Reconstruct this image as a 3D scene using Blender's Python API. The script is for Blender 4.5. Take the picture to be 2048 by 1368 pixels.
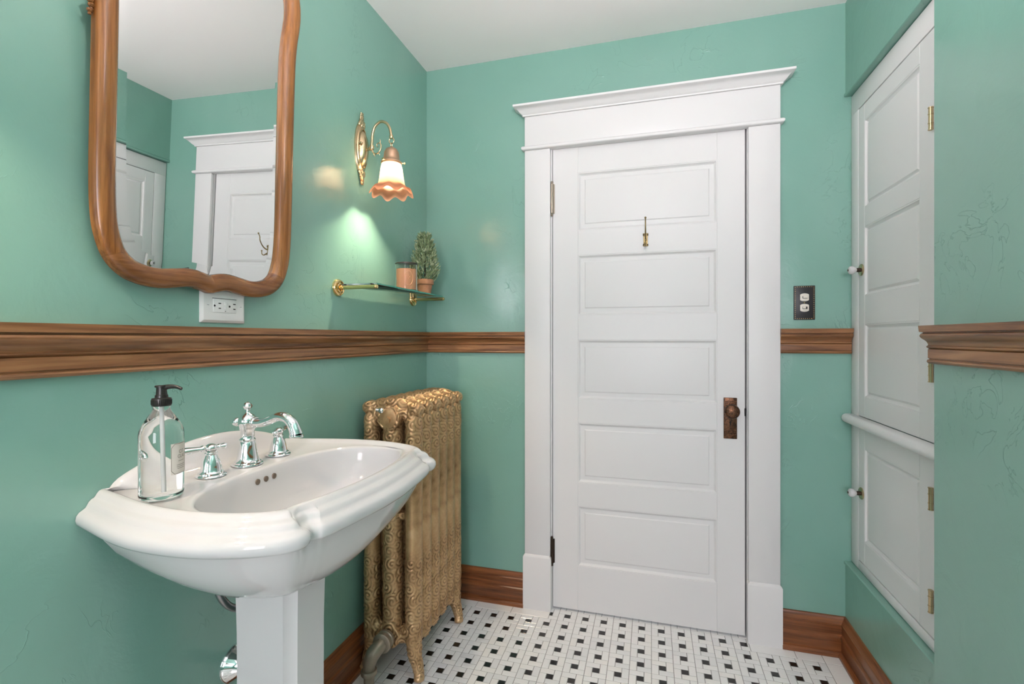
import bpy, bmesh, math, random
import numpy as np
from mathutils import Vector, Matrix

for o in list(bpy.data.objects):
    bpy.data.objects.remove(o)
SC = bpy.context.scene
COL = SC.collection
PI = math.pi
random.seed(7)

# ------------------------------------------------------------------ camera
FPX, YAW, HORIZON = 973.42, 0.278, 674.93
CAM = Vector((1.0146, -2.0924, 1.1847))
cd = bpy.data.cameras.new('camera')
cd.sensor_width = 36.0
cd.lens = FPX * 36.0 / 2048.0
cd.shift_y = (HORIZON - 684.0) / 2048.0
cd.clip_start = 0.02
cam = bpy.data.objects.new('camera', cd)
COL.objects.link(cam)
cam.location = CAM
cam.rotation_euler = (PI / 2, 0, YAW)
SC.camera = cam

# ------------------------------------------------------------------ world, lights, exposure
w = bpy.data.worlds.new('world')
SC.world = w
w.use_nodes = True
bg = w.node_tree.nodes['Background']
bg.inputs[0].default_value = (0.80, 0.90, 1.0, 1)
bg.inputs[1].default_value = 1.0
SC.view_settings.view_transform = 'Standard'
SC.view_settings.look = 'None'
SC.view_settings.gamma = 1.0
SC.view_settings.use_curve_mapping = False
SC.view_settings.exposure = 0.0
BULB_S = 1350.0
WINDOW_W = 50.0
FILL_S = 430.0  # strength of the added, unseen uplight


def area(name, loc, rot, sx, sy, power, color):
    d = bpy.data.lights.new(name, 'AREA')
    d.shape = 'RECTANGLE'
    d.size, d.size_y = sx, sy
    d.energy = power
    d.color = color
    o = bpy.data.objects.new(name, d)
    COL.objects.link(o)
    o.location = loc
    o.rotation_euler = rot
    return o


# daylight entering at the window in the wall behind the camera
area('window_daylight', (1.05, -4.33, 1.47), (PI / 2, 0, 0), 0.80, 1.30, WINDOW_W, (1.0, 0.92, 1.0))

# ------------------------------------------------------------------ dimensions
W = 1.714        # lower right wall plane
XC = 1.732       # built-in cabinet face
XN = 1.690       # near part of the right wall
YN = -0.645      # where the near part begins
HC = 2.4355
YB = -4.40       # wall behind the camera
DL, DR, DT = 0.601, 1.373, 2.011


# ------------------------------------------------------------------ materials
def mat(name):
    m = bpy.data.materials.new(name)
    m.use_nodes = True
    nt = m.node_tree
    return m, nt, nt.nodes['Principled BSDF']


def setp(b, **k):
    for a, v in k.items():
        b.inputs[a.replace('_', ' ')].default_value = v


def noise(nt, scale, detail=4, rough=.5, dist=0, vec=None):
    n = nt.nodes.new('ShaderNodeTexNoise')
    n.inputs['Scale'].default_value = scale
    n.inputs['Detail'].default_value = detail
    n.inputs['Roughness'].default_value = rough
    n.inputs['Distortion'].default_value = dist
    if vec is not None:
        nt.links.new(vec, n.inputs['Vector'])
    return n


def objcoord(nt, scale=(1, 1, 1)):
    t = nt.nodes.new('ShaderNodeTexCoord')
    mp = nt.nodes.new('ShaderNodeMapping')
    mp.inputs['Scale'].default_value = scale
    nt.links.new(t.outputs['Object'], mp.inputs['Vector'])
    return mp.outputs['Vector']


def ramp(nt, fac, stops):
    r = nt.nodes.new('ShaderNodeValToRGB')
    cr = r.color_ramp
    while len(cr.elements) < len(stops):
        cr.elements.new(.5)
    for e, (p, c) in zip(cr.elements, stops):
        e.position = p
        e.color = (*c, 1)
    nt.links.new(fac, r.inputs['Fac'])
    return r.outputs['Color']


def bump(nt, b, height, strength, dist, prev=None):
    n = nt.nodes.new('ShaderNodeBump')
    n.inputs['Strength'].default_value = strength
    n.inputs['Distance'].default_value = dist
    nt.links.new(height, n.inputs['Height'])
    if prev is not None:
        nt.links.new(prev, n.inputs['Normal'])
    nt.links.new(n.outputs['Normal'], b.inputs['Normal'])
    return n.outputs['Normal']


def plain(name, col, rough=.4, metal=0, spec=.5, **k):
    m, nt, b = mat(name)
    setp(b, Base_Color=(*col, 1), Roughness=rough, Metallic=metal)
    b.inputs['Specular IOR Level'].default_value = spec
    for a, v in k.items():
        b.inputs[a.replace('_', ' ')].default_value = v
    return m


MT = {}


def make_materials():
    # painted plaster
    m, nt, b = mat('teal_wall_paint')
    v = objcoord(nt)
    n1 = noise(nt, 2.2, 3, .5, .6, v)
    c = ramp(nt, n1.outputs['Fac'], [(.3, (.188, .375, .310)), (.7, (.208, .398, .332))])
    nt.links.new(c, b.inputs['Base Color'])
    setp(b, Roughness=.22)
    b.inputs['Specular IOR Level'].default_value = .65
    n2 = noise(nt, 7, 5, .55, 1.6, v)
    r2 = ramp(nt, n2.outputs['Fac'], [(.40, (0, 0, 0)), (.66, (1, 1, 1))])
    p = bump(nt, b, r2, .20, .0020)
    # scattered trowel ridges: thin contour lines of a warped noise, only in patches
    n4 = noise(nt, 5.5, 3, .55, 2.6, v)
    r4 = ramp(nt, n4.outputs['Fac'], [(.495, (0, 0, 0)), (.503, (1, 1, 1)), (.511, (0, 0, 0))])
    n5 = noise(nt, 3.1, 2, .5, 0, v)
    r5 = ramp(nt, n5.outputs['Fac'], [(.54, (0, 0, 0)), (.62, (1, 1, 1))])
    ml = nt.nodes.new('ShaderNodeMath')
    ml.operation = 'MULTIPLY'
    nt.links.new(r4, ml.inputs[0])
    nt.links.new(r5, ml.inputs[1])
    p = bump(nt, b, ml.outputs[0], .55, .0022, p)
    n3 = noise(nt, 150, 2, .5, 0, v)
    bump(nt, b, n3.outputs['Fac'], .09, .0012, p)
    MT['wall'] = m
    m, nt, b = mat('white_ceiling_paint')
    setp(b, Base_Color=(.945, .895, .89, 1), Roughness=.6)
    n3 = noise(nt, 60, 3, .5, 0, objcoord(nt))
    bump(nt, b, n3.outputs['Fac'], .10, .001)
    MT['ceiling'] = m
    m, nt, b = mat('white_gloss_paint')
    setp(b, Base_Color=(.745, .74, .74, 1), Roughness=.40)
    b.inputs['Specular IOR Level'].default_value = .4
    n3 = noise(nt, 45, 4, .6, .4, objcoord(nt, (1, 1, .25)))
    bump(nt, b, n3.outputs['Fac'], .12, .0006)
    MT['white'] = m

    def wood(name, axis, dark, mid, light, rough=.33, sc=1.0):
        m, nt, b = mat(name)
        s = [26 * sc] * 3
        s['xyz'.index(axis)] = 1.6 * sc
        v = objcoord(nt, tuple(s))
        n1 = noise(nt, 1.0, 5, .6, 1.8, v)
        c = ramp(nt, n1.outputs['Fac'], [(.28, dark), (.5, mid), (.72, light)])
        s2 = [160.0] * 3
        s2['xyz'.index(axis)] = 5
        n2 = noise(nt, 1.0, 3, .6, 0, objcoord(nt, tuple(s2)))
        mx = nt.nodes.new('ShaderNodeMix')
        mx.data_type = 'RGBA'
        mx.blend_type = 'MULTIPLY'
        mx.inputs[0].default_value = .55
        nt.links.new(c, mx.inputs[6])
        g = ramp(nt, n2.outputs['Fac'], [(.35, (.45, .40, .36)), (.55, (1, 1, 1))])
        nt.links.new(g, mx.inputs[7])
        nt.links.new(mx.outputs[2], b.inputs['Base Color'])
        setp(b, Roughness=rough)
        bump(nt, b, n2.outputs['Fac'], .15, .0005)
        return m
    dk, md, lt = (.110, .042, .016), (.270, .120, .047), (.420, .210, .090)
    MT['wood_x'] = wood('stained_pine_along_x', 'x', dk, md, lt)
    MT['wood_y'] = wood('stained_pine_along_y', 'y', dk, md, lt)
    bd, bm_, bl = (.090, .028, .009), (.215, .072, .023), (.300, .112, .037)
    MT['base_x'] = wood('stained_baseboard_along_x', 'x', bd, bm_, bl, .28)
    MT['base_y'] = wood('stained_baseboard_along_y', 'y', bd, bm_, bl, .28)
    MT['oak_z'] = wood('golden_oak_along_z', 'z', (.13, .045, .011), (.255, .100, .025), (.36, .155, .042), .25)
    MT['oak_y'] = wood('golden_oak_along_y', 'y', (.11, .040, .013), (.22, .088, .027), (.33, .145, .048), .25)

    MT['porcelain'] = plain('white_vitreous_china', (.63, .625, .63), .07)
    MT['chrome'] = plain('polished_chrome', (.86, .87, .88), .05, 1)
    MT['mirror'] = plain('silvered_mirror_glass', (.83, .845, .835), .0, 1)
    MT['brass'] = plain('polished_brass', (.83, .62, .30), .16, 1)
    MT['aged_brass'] = plain('aged_brass', (.30, .22, .10), .38, .9)
    MT['antique_brass'] = plain('antique_brass', (.56, .44, .27), .27, 1)
    MT['copper_fitter'] = plain('brushed_copper_bronze', (.55, .36, .24), .38, .85)
    MT['dark_bronze'] = plain('dark_bronze', (.045, .030, .020), .4, .7)
    MT['black'] = plain('black_plastic', (.018, .015, .014), .3)
    MT['iron_plate'] = plain('black_cast_plate', (.014, .014, .016), .42)
    MT['ivory'] = plain('ivory_plastic', (.78, .72, .64), .35)
    MT['white_plastic'] = plain('white_plastic', (.80, .80, .79), .3)
    MT['tile_white'] = plain('white_porcelain_tile', (.86, .86, .855), .16)
    MT['tile_white2'] = plain('white_porcelain_tile_cool', (.80, .805, .81), .16)
    MT['tile_white3'] = plain('white_porcelain_tile_warm', (.87, .86, .84), .16)
    MT['tile_black'] = plain('black_porcelain_tile', (.012, .011, .010), .16)
    MT['dark_void'] = plain('dark_cavity', (.006, .006, .006), .8)
    MT['hole'] = plain('overflow_bore', (.16, .12, .09), .6)
    MT['wax'] = plain('peach_wax', (.62, .33, .19), .5, Subsurface_Weight=.2)
    MT['soil'] = plain('potting_soil', (.03, .022, .015), .9)
    MT['hose'] = plain('braided_steel_hose', (.35, .35, .37), .3, 1)
    MT['steel_hinge'] = plain('worn_nickel_hinge', (.36, .31, .25), .36, .9)
    MT['print'] = plain('label_ink', (.16, .13, .11), .5)
    MT['label'] = plain('label_film', (.74, .68, .62), .5)
    MT['tube'] = plain('translucent_tube', (.85, .86, .86), .3)
    MT['glass'] = plain('clear_glass', (.97, .99, .98), .0, 0, .5, Transmission_Weight=1.0, IOR=1.42)
    MT['jar'] = plain('clear_jar_glass', (.96, .93, .90), .01, 0, .5, Transmission_Weight=1.0, IOR=1.25)
    MT['shelf'] = plain('shelf_glass', (.95, .99, .975), .0, 0, .5, Transmission_Weight=1.0, IOR=1.30)
    MT['shelf_edge'] = plain('shelf_glass_edge', (.10, .42, .33), .08, 0, .5, Transmission_Weight=.25, IOR=1.45)

    m, nt, b = mat('grey_grout')
    n1 = noise(nt, 300, 3, .6, 0, objcoord(nt))
    c = ramp(nt, n1.outputs['Fac'], [(.3, (.20, .20, .20)), (.7, (.30, .30, .29))])
    nt.links.new(c, b.inputs['Base Color'])
    setp(b, Roughness=.85)
    MT['grout'] = m

    m, nt, b = mat('bronze_radiator_paint')
    v = objcoord(nt)
    n1 = noise(nt, 11, 6, .65, .4, v)
    c1 = ramp(nt, n1.outputs['Fac'], [(.25, (.240, .130, .056)), (.5, (.540, .345, .172)), (.74, (.700, .490, .275))])
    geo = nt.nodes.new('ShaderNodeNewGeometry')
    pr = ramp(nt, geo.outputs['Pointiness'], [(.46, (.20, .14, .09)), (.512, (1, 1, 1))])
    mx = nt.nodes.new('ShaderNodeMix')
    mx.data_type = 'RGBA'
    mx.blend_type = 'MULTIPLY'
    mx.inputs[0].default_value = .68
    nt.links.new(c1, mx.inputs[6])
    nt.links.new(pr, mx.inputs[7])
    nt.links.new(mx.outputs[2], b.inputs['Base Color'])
    setp(b, Roughness=.40, Metallic=.55)
    MT['radiator'] = m
    MT['pipe'] = plain('aluminium_painted_pipe', (.33, .28, .22), .38, .6)

    m, nt, b = mat('terracotta')
    n1 = noise(nt, 40, 4, .6, 0, objcoord(nt))
    c = ramp(nt, n1.outputs['Fac'], [(.3, (.36, .165, .085)), (.7, (.48, .25, .14))])
    nt.links.new(c, b.inputs['Base Color'])
    setp(b, Roughness=.75)
    MT['terracotta'] = m
    m, nt, b = mat('rosemary_leaves')
    n1 = noise(nt, 60, 2, .6, 0, objcoord(nt))
    c = ramp(nt, n1.outputs['Fac'], [(.3, (.080, .130, .055)), (.48, (.23, .31, .15)), (.64, (.50, .56, .37))])
    nt.links.new(c, b.inputs['Base Color'])
    setp(b, Roughness=.5)
    MT['leaf'] = m

    # figured dark copper for the lock plate
    m, nt, b = mat('oil_rubbed_copper')
    n1 = noise(nt, 90, 4, .6, .8, objcoord(nt))
    c = ramp(nt, n1.outputs['Fac'], [(.35, (.030, .020, .015)), (.6, (.16, .075, .040))])
    nt.links.new(c, b.inputs['Base Color'])
    setp(b, Roughness=.36, Metallic=.85)
    n2 = nt.nodes.new('ShaderNodeTexVoronoi')
    n2.inputs['Scale'].default_value = 210
    nt.links.new(objcoord(nt), n2.inputs['Vector'])
    bump(nt, b, n2.outputs['Distance'], .25, .001)
    MT['copper'] = m

    # tinted art glass: white body, peach rim (the tint lies in the glass, by height)
    m = bpy.data.materials.new('peach_rimmed_opal_glass')
    m.use_nodes = True
    nt = m.node_tree
    b = nt.nodes['Principled BSDF']
    t = nt.nodes.new('ShaderNodeTexCoord')
    sp = nt.nodes.new('ShaderNodeSeparateXYZ')
    nt.links.new(t.outputs['Object'], sp.inputs[0])
    mr = nt.nodes.new('ShaderNodeMapRange')
    mr.inputs['From Min'].default_value = -.175
    mr.inputs['From Max'].default_value = -.075
    nt.links.new(sp.outputs['Z'], mr.inputs['Value'])
    c = ramp(nt, mr.outputs['Result'], [(.08, (.80, .52, .40)), (.30, (.86, .60, .46)), (.50, (.92, .74, .60)), (.80, (.96, .90, .82))])
    nt.links.new(c, b.inputs['Base Color'])
    setp(b, Roughness=.2)
    tr = nt.nodes.new('ShaderNodeBsdfTranslucent')
    nt.links.new(c, tr.inputs['Color'])
    mx = nt.nodes.new('ShaderNodeMixShader')
    mx.inputs[0].default_value = .88
    nt.links.new(b.outputs[0], mx.inputs[1])
    nt.links.new(tr.outputs[0], mx.inputs[2])
    nt.links.new(mx.outputs[0], nt.nodes['Material Output'].inputs['Surface'])
    MT['shade'] = m
    m = bpy.data.materials.new('glowing_bulb')
    m.use_nodes = True
    nt = m.node_tree
    b = nt.nodes['Principled BSDF']
    setp(b, Base_Color=(1, .95, .85, 1))
    b.inputs['Emission Color'].default_value = (1, .79, .56, 1)
    b.inputs['Emission Strength'].default_value = BULB_S
    MT['bulb'] = m
    m = bpy.data.materials.new('added_fill_glow')  # emitter of the added uplight above the view
    m.use_nodes = True
    b = m.node_tree.nodes['Principled BSDF']
    setp(b, Base_Color=(.9, .9, .88, 1))
    b.inputs['Emission Color'].default_value = (1, .89, .92, 1)
    b.inputs['Emission Strength'].default_value = FILL_S
    MT['fill_glow'] = m
    MT['pane'] = plain('frosted_pane', (.95, .97, 1), .4, 0, .5, Transmission_Weight=1.0, IOR=1.1)


make_materials()


# ------------------------------------------------------------------ geometry helpers
class G:
    def __init__(s):
        s.v = []
        s.f = []

    def add(s, vs, fs):
        o = len(s.v)
        s.v += [tuple(p) for p in vs]
        s.f += [tuple(i + o for i in f) for f in fs]
        return s

    def box(s, lo, hi, b=0.0):
        lo = [min(a, c) for a, c in zip(lo, hi)] if any(a > c for a, c in zip(lo, hi)) else list(lo)
        bm = bmesh.new()
        bmesh.ops.create_cube(bm, size=1)
        for vv in bm.verts:
            for k in range(3):
                vv.co[k] = lo[k] if vv.co[k] < 0 else hi[k]
        if b > 0:
            b = min(b, .45 * min(h - l for l, h in zip(lo, hi)))
            bmesh.ops.bevel(bm, geom=bm.edges[:], offset=b, segments=2, affect='EDGES', profile=.5)
        bm.verts.index_update()
        s.add([vv.co[:] for vv in bm.verts], [[q.index for q in f.verts] for f in bm.faces])
        bm.free()
        return s

    def rings(s, rs, close=True, cap0=False, cap1=False):
        n = len(rs[0])
        vs = [p for r in rs for p in r]
        fs = []
        for i in range(len(rs) - 1):
            for j in range(n if close else n - 1):
                k = (j + 1) % n
                fs.append((i * n + j, i * n + k, (i + 1) * n + k, (i + 1) * n + j))
        if cap0:
            fs.append(tuple(reversed(range(n))))
        if cap1:
            fs.append(tuple(range((len(rs) - 1) * n, len(rs) * n)))
        return s.add(vs, fs)

    def lathe(s, prof, c=(0, 0, 0), axis='z', seg=32, cap=True):
        rs = []
        for r, h in prof:
            ring = []
            for k in range(seg):
                a = 2 * PI * k / seg
                x, y = r * math.cos(a), r * math.sin(a)
                if axis == 'z':
                    p = (x, y, h)
                elif axis == 'x':
                    p = (h, x, y)
                elif axis == '-y':
                    p = (x, -h, y)
                elif axis == '-x':
                    p = (-h, -x, y)
                else:
                    p = (y, h, x)
                ring.append((p[0] + c[0], p[1] + c[1], p[2] + c[2]))
            rs.append(ring)
        return s.rings(rs, True, cap, cap)

    def tube(s, pts, rad, seg=14, cap=True):
        pts = [Vector(p) for p in pts]
        n = len(pts)
        if not hasattr(rad, '__len__'):
            rad = [rad] * n
        tang = []
        for i in range(n):
            a = pts[max(0, i - 1)]
            b = pts[min(n - 1, i + 1)]
            tang.append((b - a).normalized())
        up = Vector((0, 0, 1)) if abs(tang[0].z) < .9 else Vector((1, 0, 0))
        nrm = tang[0].cross(up).normalized()
        rs = []
        for i in range(n):
            nrm = (nrm - tang[i] * nrm.dot(tang[i])).normalized()
            bi = tang[i].cross(nrm)
            rs.append([tuple(pts[i] + (nrm * math.cos(2 * PI * k / seg) + bi * math.sin(2 * PI * k / seg)) * rad[i]) for k in range(seg)])
        return s.rings(rs, True, cap, cap)

    def sphere(s, c, r, seg=16, sc=(1, 1, 1)):
        n = seg // 2
        prof = [(max(1e-5, math.sin(PI * i / n)), -math.cos(PI * i / n)) for i in range(n + 1)]
        rs = [[(c[0] + r * sc[0] * q * math.cos(2 * PI * k / seg), c[1] + r * sc[1] * q * math.sin(2 * PI * k / seg), c[2] + r * sc[2] * h)
               for k in range(seg)] for q, h in prof]
        return s.rings(rs, True, True, True)

    def build(s, name, m, parent=None, smooth=40, loc=None):
        me = bpy.data.meshes.new(name)
        me.from_pydata(s.v, [], s.f)
        bm = bmesh.new()
        bm.from_mesh(me)
        bmesh.ops.recalc_face_normals(bm, faces=bm.faces)
        bm.to_mesh(me)
        bm.free()
        if smooth:
            me.shade_smooth()
            me.set_sharp_from_angle(angle=math.radians(smooth))
        me.materials.append(MT[m] if isinstance(m, str) else m)
        o = bpy.data.objects.new(name, me)
        COL.objects.link(o)
        o.parent = parent
        if loc:
            o.location = loc
        return o


def smoothpath(pts, n=8):
    P = [Vector(p) for p in pts]
    P = [P[0] * 2 - P[1]] + P + [P[-1] * 2 - P[-2]]
    out = []
    for i in range(1, len(P) - 2):
        for k in range(n):
            t = k / n
            a, b, c, d = P[i - 1], P[i], P[i + 1], P[i + 2]
            out.append(.5 * (2 * b + (c - a) * t + (2 * a - 5 * b + 4 * c - d) * t * t + (3 * b - a - 3 * c + d) * t ** 3))
    out.append(P[-2])
    return out


def interp(vals, n):
    out = []
    for i in range(n):
        x = i / (n - 1) * (len(vals) - 1)
        k = min(int(x), len(vals) - 2)
        out.append(vals[k] + (vals[k + 1] - vals[k]) * (x - k))
    return out


def tag(o, label, cat, group=None, kind=None):
    o['label'] = label
    o['category'] = cat
    if group:
        o['group'] = group
    if kind:
        o['kind'] = kind
    return o


def thing(name, label, cat, loc=(0, 0, 0), group=None, kind=None):
    o = bpy.data.objects.new(name, None)
    COL.objects.link(o)
    o.empty_display_size = .05
    o.location = loc
    return tag(o, label, cat, group, kind)


def share(src, parent, loc=None, m=None):
    c = src.copy()
    COL.objects.link(c)
    c.parent = parent
    if loc is not None:
        c.location = loc
    return c


def quad_wall(name, polys, m, label, cat='wall'):
    g = G()
    for lo, hi in polys:
        g.box(lo, hi)
    return tag(g.build(name, m, None, 0), label, cat, None, 'structure')


# ------------------------------------------------------------------ room shell
T = .12


# left wall: one slab
quad_wall('wall_left', [((-T, YB, 0), (0, 0.0, HC))], 'wall', 'teal painted plaster wall behind the pedestal sink and oak mirror')


def opening_wall(name, axis, c0, c1, a0, a1, b0, b1, ha0, ha1, hb0, hb1, m, label):
    """slab spanning [a0,a1]x[b0,b1] with a rectangular hole, one connected mesh"""
    A = [a0, ha0, ha1, a1]
    B = [b0, hb0, hb1, b1]
    A = sorted(set(A))
    B = sorted(set(B))
    v, f, idx = [], [], {}

    def vid(i, j, k):
        key = (i, j, k)
        if key not in idx:
            c = (c0, c1)[k]
            p = (A[i], c, B[j]) if axis == 'y' else (c, A[i], B[j])
            idx[key] = len(v)
            v.append(p)
        return idx[key]
    solid = {}
    for i in range(len(A) - 1):
        for j in range(len(B) - 1):
            am, bm_ = (A[i] + A[i + 1]) / 2, (B[j] + B[j + 1]) / 2
            solid[i, j] = not (ha0 < am < ha1 and hb0 < bm_ < hb1)
    for (i, j), s in solid.items():
        if not s:
            continue
        for k in (0, 1):
            f.append((vid(i, j, k), vid(i + 1, j, k), vid(i + 1, j + 1, k), vid(i, j + 1, k)))
        for di, dj, e in ((-1, 0, ((0, 0), (0, 1))), (1, 0, ((1, 0), (1, 1))), (0, -1, ((0, 0), (1, 0))), (0, 1, ((0, 1), (1, 1)))):
            if not solid.get((i + di, j + dj), False):
                (p, q), (r, t) = e
                f.append((vid(i + p, j + q, 0), vid(i + r, j + t, 0), vid(i + r, j + t, 1), vid(i + p, j + q, 1)))
    g = G().add(v, f)
    return tag(g.build(name, m, None, 0), label, 'wall', None, 'structure')


opening_wall('wall_back', 'y', 0.0, T, -T, XC + .10, 0, HC, DL - .012, DR + .012, 0, DT + .012, 'wall',
             'teal painted plaster wall around the white panel door')
opening_wall('wall_front', 'y', YB - T, YB, -T, XC + .10, 0, HC, .62, 1.48, .78, 2.16, 'wall',
             'teal painted wall behind the viewpoint with the window')
# right wall: far part with the cabinet opening, and the nearer part standing proud of it
g = G()
g.box((W, YN, 2.083), (XC + .10, 0, HC))
g.box((W, YN, 0), (XC + .10, 0, .350))
g.box((XN, YB, 0), (XC + .10, YN, HC))
g.box((XC + .03, YN, .350), (XC + .10, 0, 2.083))
tag(g.build('wall_right', 'wall', None, 0), 'teal painted wall around the built-in white cabinet', 'wall', None, 'structure')
# painted lips where the wall meets the cabinet opening
g = G()
pts = [(-.002, 0), (-.005, .002), (-.005, .010), (-.002, .013), (0.0, .014)]
ring = lambda y: [(W, y, 2.083)] + [(W + a, y, 2.083 + b) for a, b in pts]
g.rings([ring(YN + .001), ring(-.001)], True, True, True)
ring = lambda y: [(W, y, .350)] + [(W + a, y, .350 - b) for a, b in pts]
g.rings([ring(YN + .001), ring(-.001)], True, True, True)
tag(g.build('trim_6', 'wall'), 'thin teal painted lip edging the cabinet opening', 'trim', None, 'structure')
quad_wall('ceiling', [((-T, YB - T, HC), (XC + .10, T, HC + .1))], 'ceiling', 'plain white painted ceiling', 'ceiling')

# window behind the camera
win = thing('window_1', 'white framed window behind the viewpoint', 'window', (0, 0, 0), None, 'structure')
g = G()
x0, x1, z0, z1 = .62, 1.48, .78, 2.16
for lo, hi in (((x0, YB - .07, z0), (x1, YB - .02, z0 + .05)), ((x0, YB - .07, z1 - .05), (x1, YB - .02, z1)),
               ((x0, YB - .07, z0 + .05), (x0 + .05, YB - .02, z1 - .05)), ((x1 - .05, YB - .07, z0 + .05), (x1, YB - .02, z1 - .05)),
               ((x0 + .05, YB - .06, 1.450), (x1 - .05, YB - .02, 1.490)), ((1.035, YB - .055, z0 + .05), (1.065, YB - .03, z1 - .05))):
    g.box(lo, hi)
g.build('window_frame', 'white', win)
G().box((x0 + .05, YB - .05, z0 + .05), (x1 - .05, YB - .046, z1 - .05)).build('pane', 'pane', win, 0)


# ------------------------------------------------------------------ mouldings
def prism(name, prof, a0, a1, axis, wallc, sign, m, label, cat='moulding', dz=0.0, m0=0, m1=0):
    """prof: (protrusion, z); runs from a0 to a1; m0/m1 shift the ends with the protrusion (mitres)"""
    r0, r1 = [], []
    for p, z in prof:
        for ring, a, mm in ((r0, a0, m0), (r1, a1, m1)):
            q = a + mm * p
            ring.append((q, wallc + sign * p, z + dz) if axis == 'x' else (wallc + sign * p, q, z + dz))
    g = G().rings([r0, r1], True, True, True)
    return tag(g.build(name, m, None, 35), label, cat, None, 'structure')


RAIL = [(0, 1.1150), (.011, 1.1150), (.0145, 1.1175), (.0160, 1.1205), (.0145, 1.1240), (.0105, 1.1255), (.0105, 1.1275),
        (.0135, 1.1285), (.0135, 1.1505), (.0105, 1.1520), (.0130, 1.1530), (.0165, 1.1555), (.0165, 1.1580), (.0130, 1.1605),
        (.0135, 1.1640), (.0160, 1.1690), (.0210, 1.1735), (.0270, 1.1775), (.0305, 1.1815), (.0310, 1.1850), (.0285, 1.1890),
        (.0240, 1.1905), (.0240, 1.1925), (.0320, 1.1935), (.0340, 1.2090), (.0, 1.2095)]
prism('trim_1', RAIL, YB, 0, 'y', 0, 1, 'wood_y', 'brown stained chair rail along the wall behind the sink', m1=-1)
prism('trim_2', RAIL, 0, .4815, 'x', 0, -1, 'wood_x', 'brown stained chair rail between the corner and the door casing', m0=1)
prism('trim_3', RAIL, 1.4915, XC - .002, 'x', 0, -1, 'wood_x', 'short brown stained chair rail under the black switch plate', dz=.009)
prism('trim_4', RAIL, YB, YN, 'y', XN, -1, 'wood_y', 'brown stained chair rail ending in profile beside the cabinet', dz=.005)
BASE = [(0, 0), (.032, 0), (.034, .004), (.033, .012), (.027, .018), (.020, .019), (.020, .058), (.022, .061), (.024, .068), (.022, .075),
        (.017, .079), (.017, .110), (.020, .113), (.020, .118), (.016, .121), (.013, .127), (.008, .133), (.006, .140), (0, .141)]
prism('baseboard_left', BASE, YB, 0, 'y', 0, 1, 'base_y', 'brown stained baseboard behind the sink pedestal', 'baseboard', m1=-1)
prism('baseboard_back_left', BASE, 0, .4765, 'x', 0, -1, 'base_x', 'brown stained baseboard between radiator and door casing', 'baseboard', m0=1)
prism('baseboard_back_right', BASE, 1.4965, W, 'x', 0, -1, 'base_x', 'short brown stained baseboard between door casing and corner', 'baseboard', m1=-1)
prism('baseboard_right', BASE, YN, 0, 'y', W, -1, 'base_y', 'brown stained baseboard under the built-in cabinet', 'baseboard', m1=-1)
prism('baseboard_right_near', BASE, YB, YN, 'y', XN, -1, 'base_y', 'brown stained baseboard on the nearer teal wall', 'baseboard')

# ------------------------------------------------------------------ door casing
cas = thing('trim_5', 'white painted door casing with crown head and plinth blocks', 'door casing', (0, 0, 0), None, 'structure')
CL, CR = .4815, 1.4915
G().box((CL, -.022, .236), (DL - .006, 0, 2.004), .003).build('casing_board', 'white', cas)
G().box((DR + .006, -.022, .236), (CR, 0, 2.004), .003).build('casing_board', 'white', cas)
for a, b_ in ((CL - .006, DL - .002), (DR + .003, CR + .006)):
    g = G()
    lo = [(a, 0, 0), (b_, 0, 0), (b_, -.030, 0), (a, -.030, 0)]
    mk = lambda z, i: [(a + i, 0, z), (b_ - i, 0, z), (b_ - i, -.030 + i, z), (a + i, -.030 + i, z)]
    g.rings([mk(0, 0), mk(.226, 0), mk(.231, .002), mk(.238, .009)], True, True, True)
    g.build('plinth_block', 'white', cas)
g = G()
BEAD = [(0, 2.004), (.008, 2.0045), (.012, 2.008), (.013, 2.0125), (.012, 2.017), (.008, 2.0205), (0, 2.021)]
rc = lambda o, z: [(CL - o, 0, z), (CR + o, 0, z), (CR + o, -.022 - o, z), (CL - o, -.022 - o, z)]
g.rings([rc(o, z) for o, z in BEAD], True, True, True)
g.build('bead', 'white', cas)
G().box((CL, -.022, 2.021), (CR, 0, 2.152), .002).build('frieze_board', 'white', cas)
CRN = [(0, 2.152), (.007, 2.152), (.008, 2.157), (.012, 2.160), (.017, 2.164), (.024, 2.172), (.034, 2.180), (.040, 2.183), (.043, 2.185), (.043, 2.193), (.0, 2.195)]
g = G()
g.rings([rc(o, z) for o, z in CRN], True, True, True)
g.build('crown', 'white', cas)
g = G()
g.box((DL - .012, 0.0, 0), (DL - .0008, T, DT + .010))
g.box((DR + .004, 0.0, 0), (DR + .012, T, DT + .010))
g.box((DL - .0008, 0.0, DT + .003), (DR + .004, T, DT + .012))
g.build('jamb', 'white', cas, 0)
g = G()
g.box((DL - .0008, .042, 0), (DL + .010, .06, DT + .002))
g.box((DR - .009, .042, 0), (DR + .004, .06, DT + .002))
g.box((DL + .010, .042, DT - .010), (DR - .009, .06, DT + .002))
g.build('door_stop', 'white', cas, 0)

# ------------------------------------------------------------------ door
door = thing('door_1', 'white painted five panel door with antique knob', 'door', (DL, 0, 0), None, 'structure')
door_w = DR - DL
YD = .003


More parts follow.
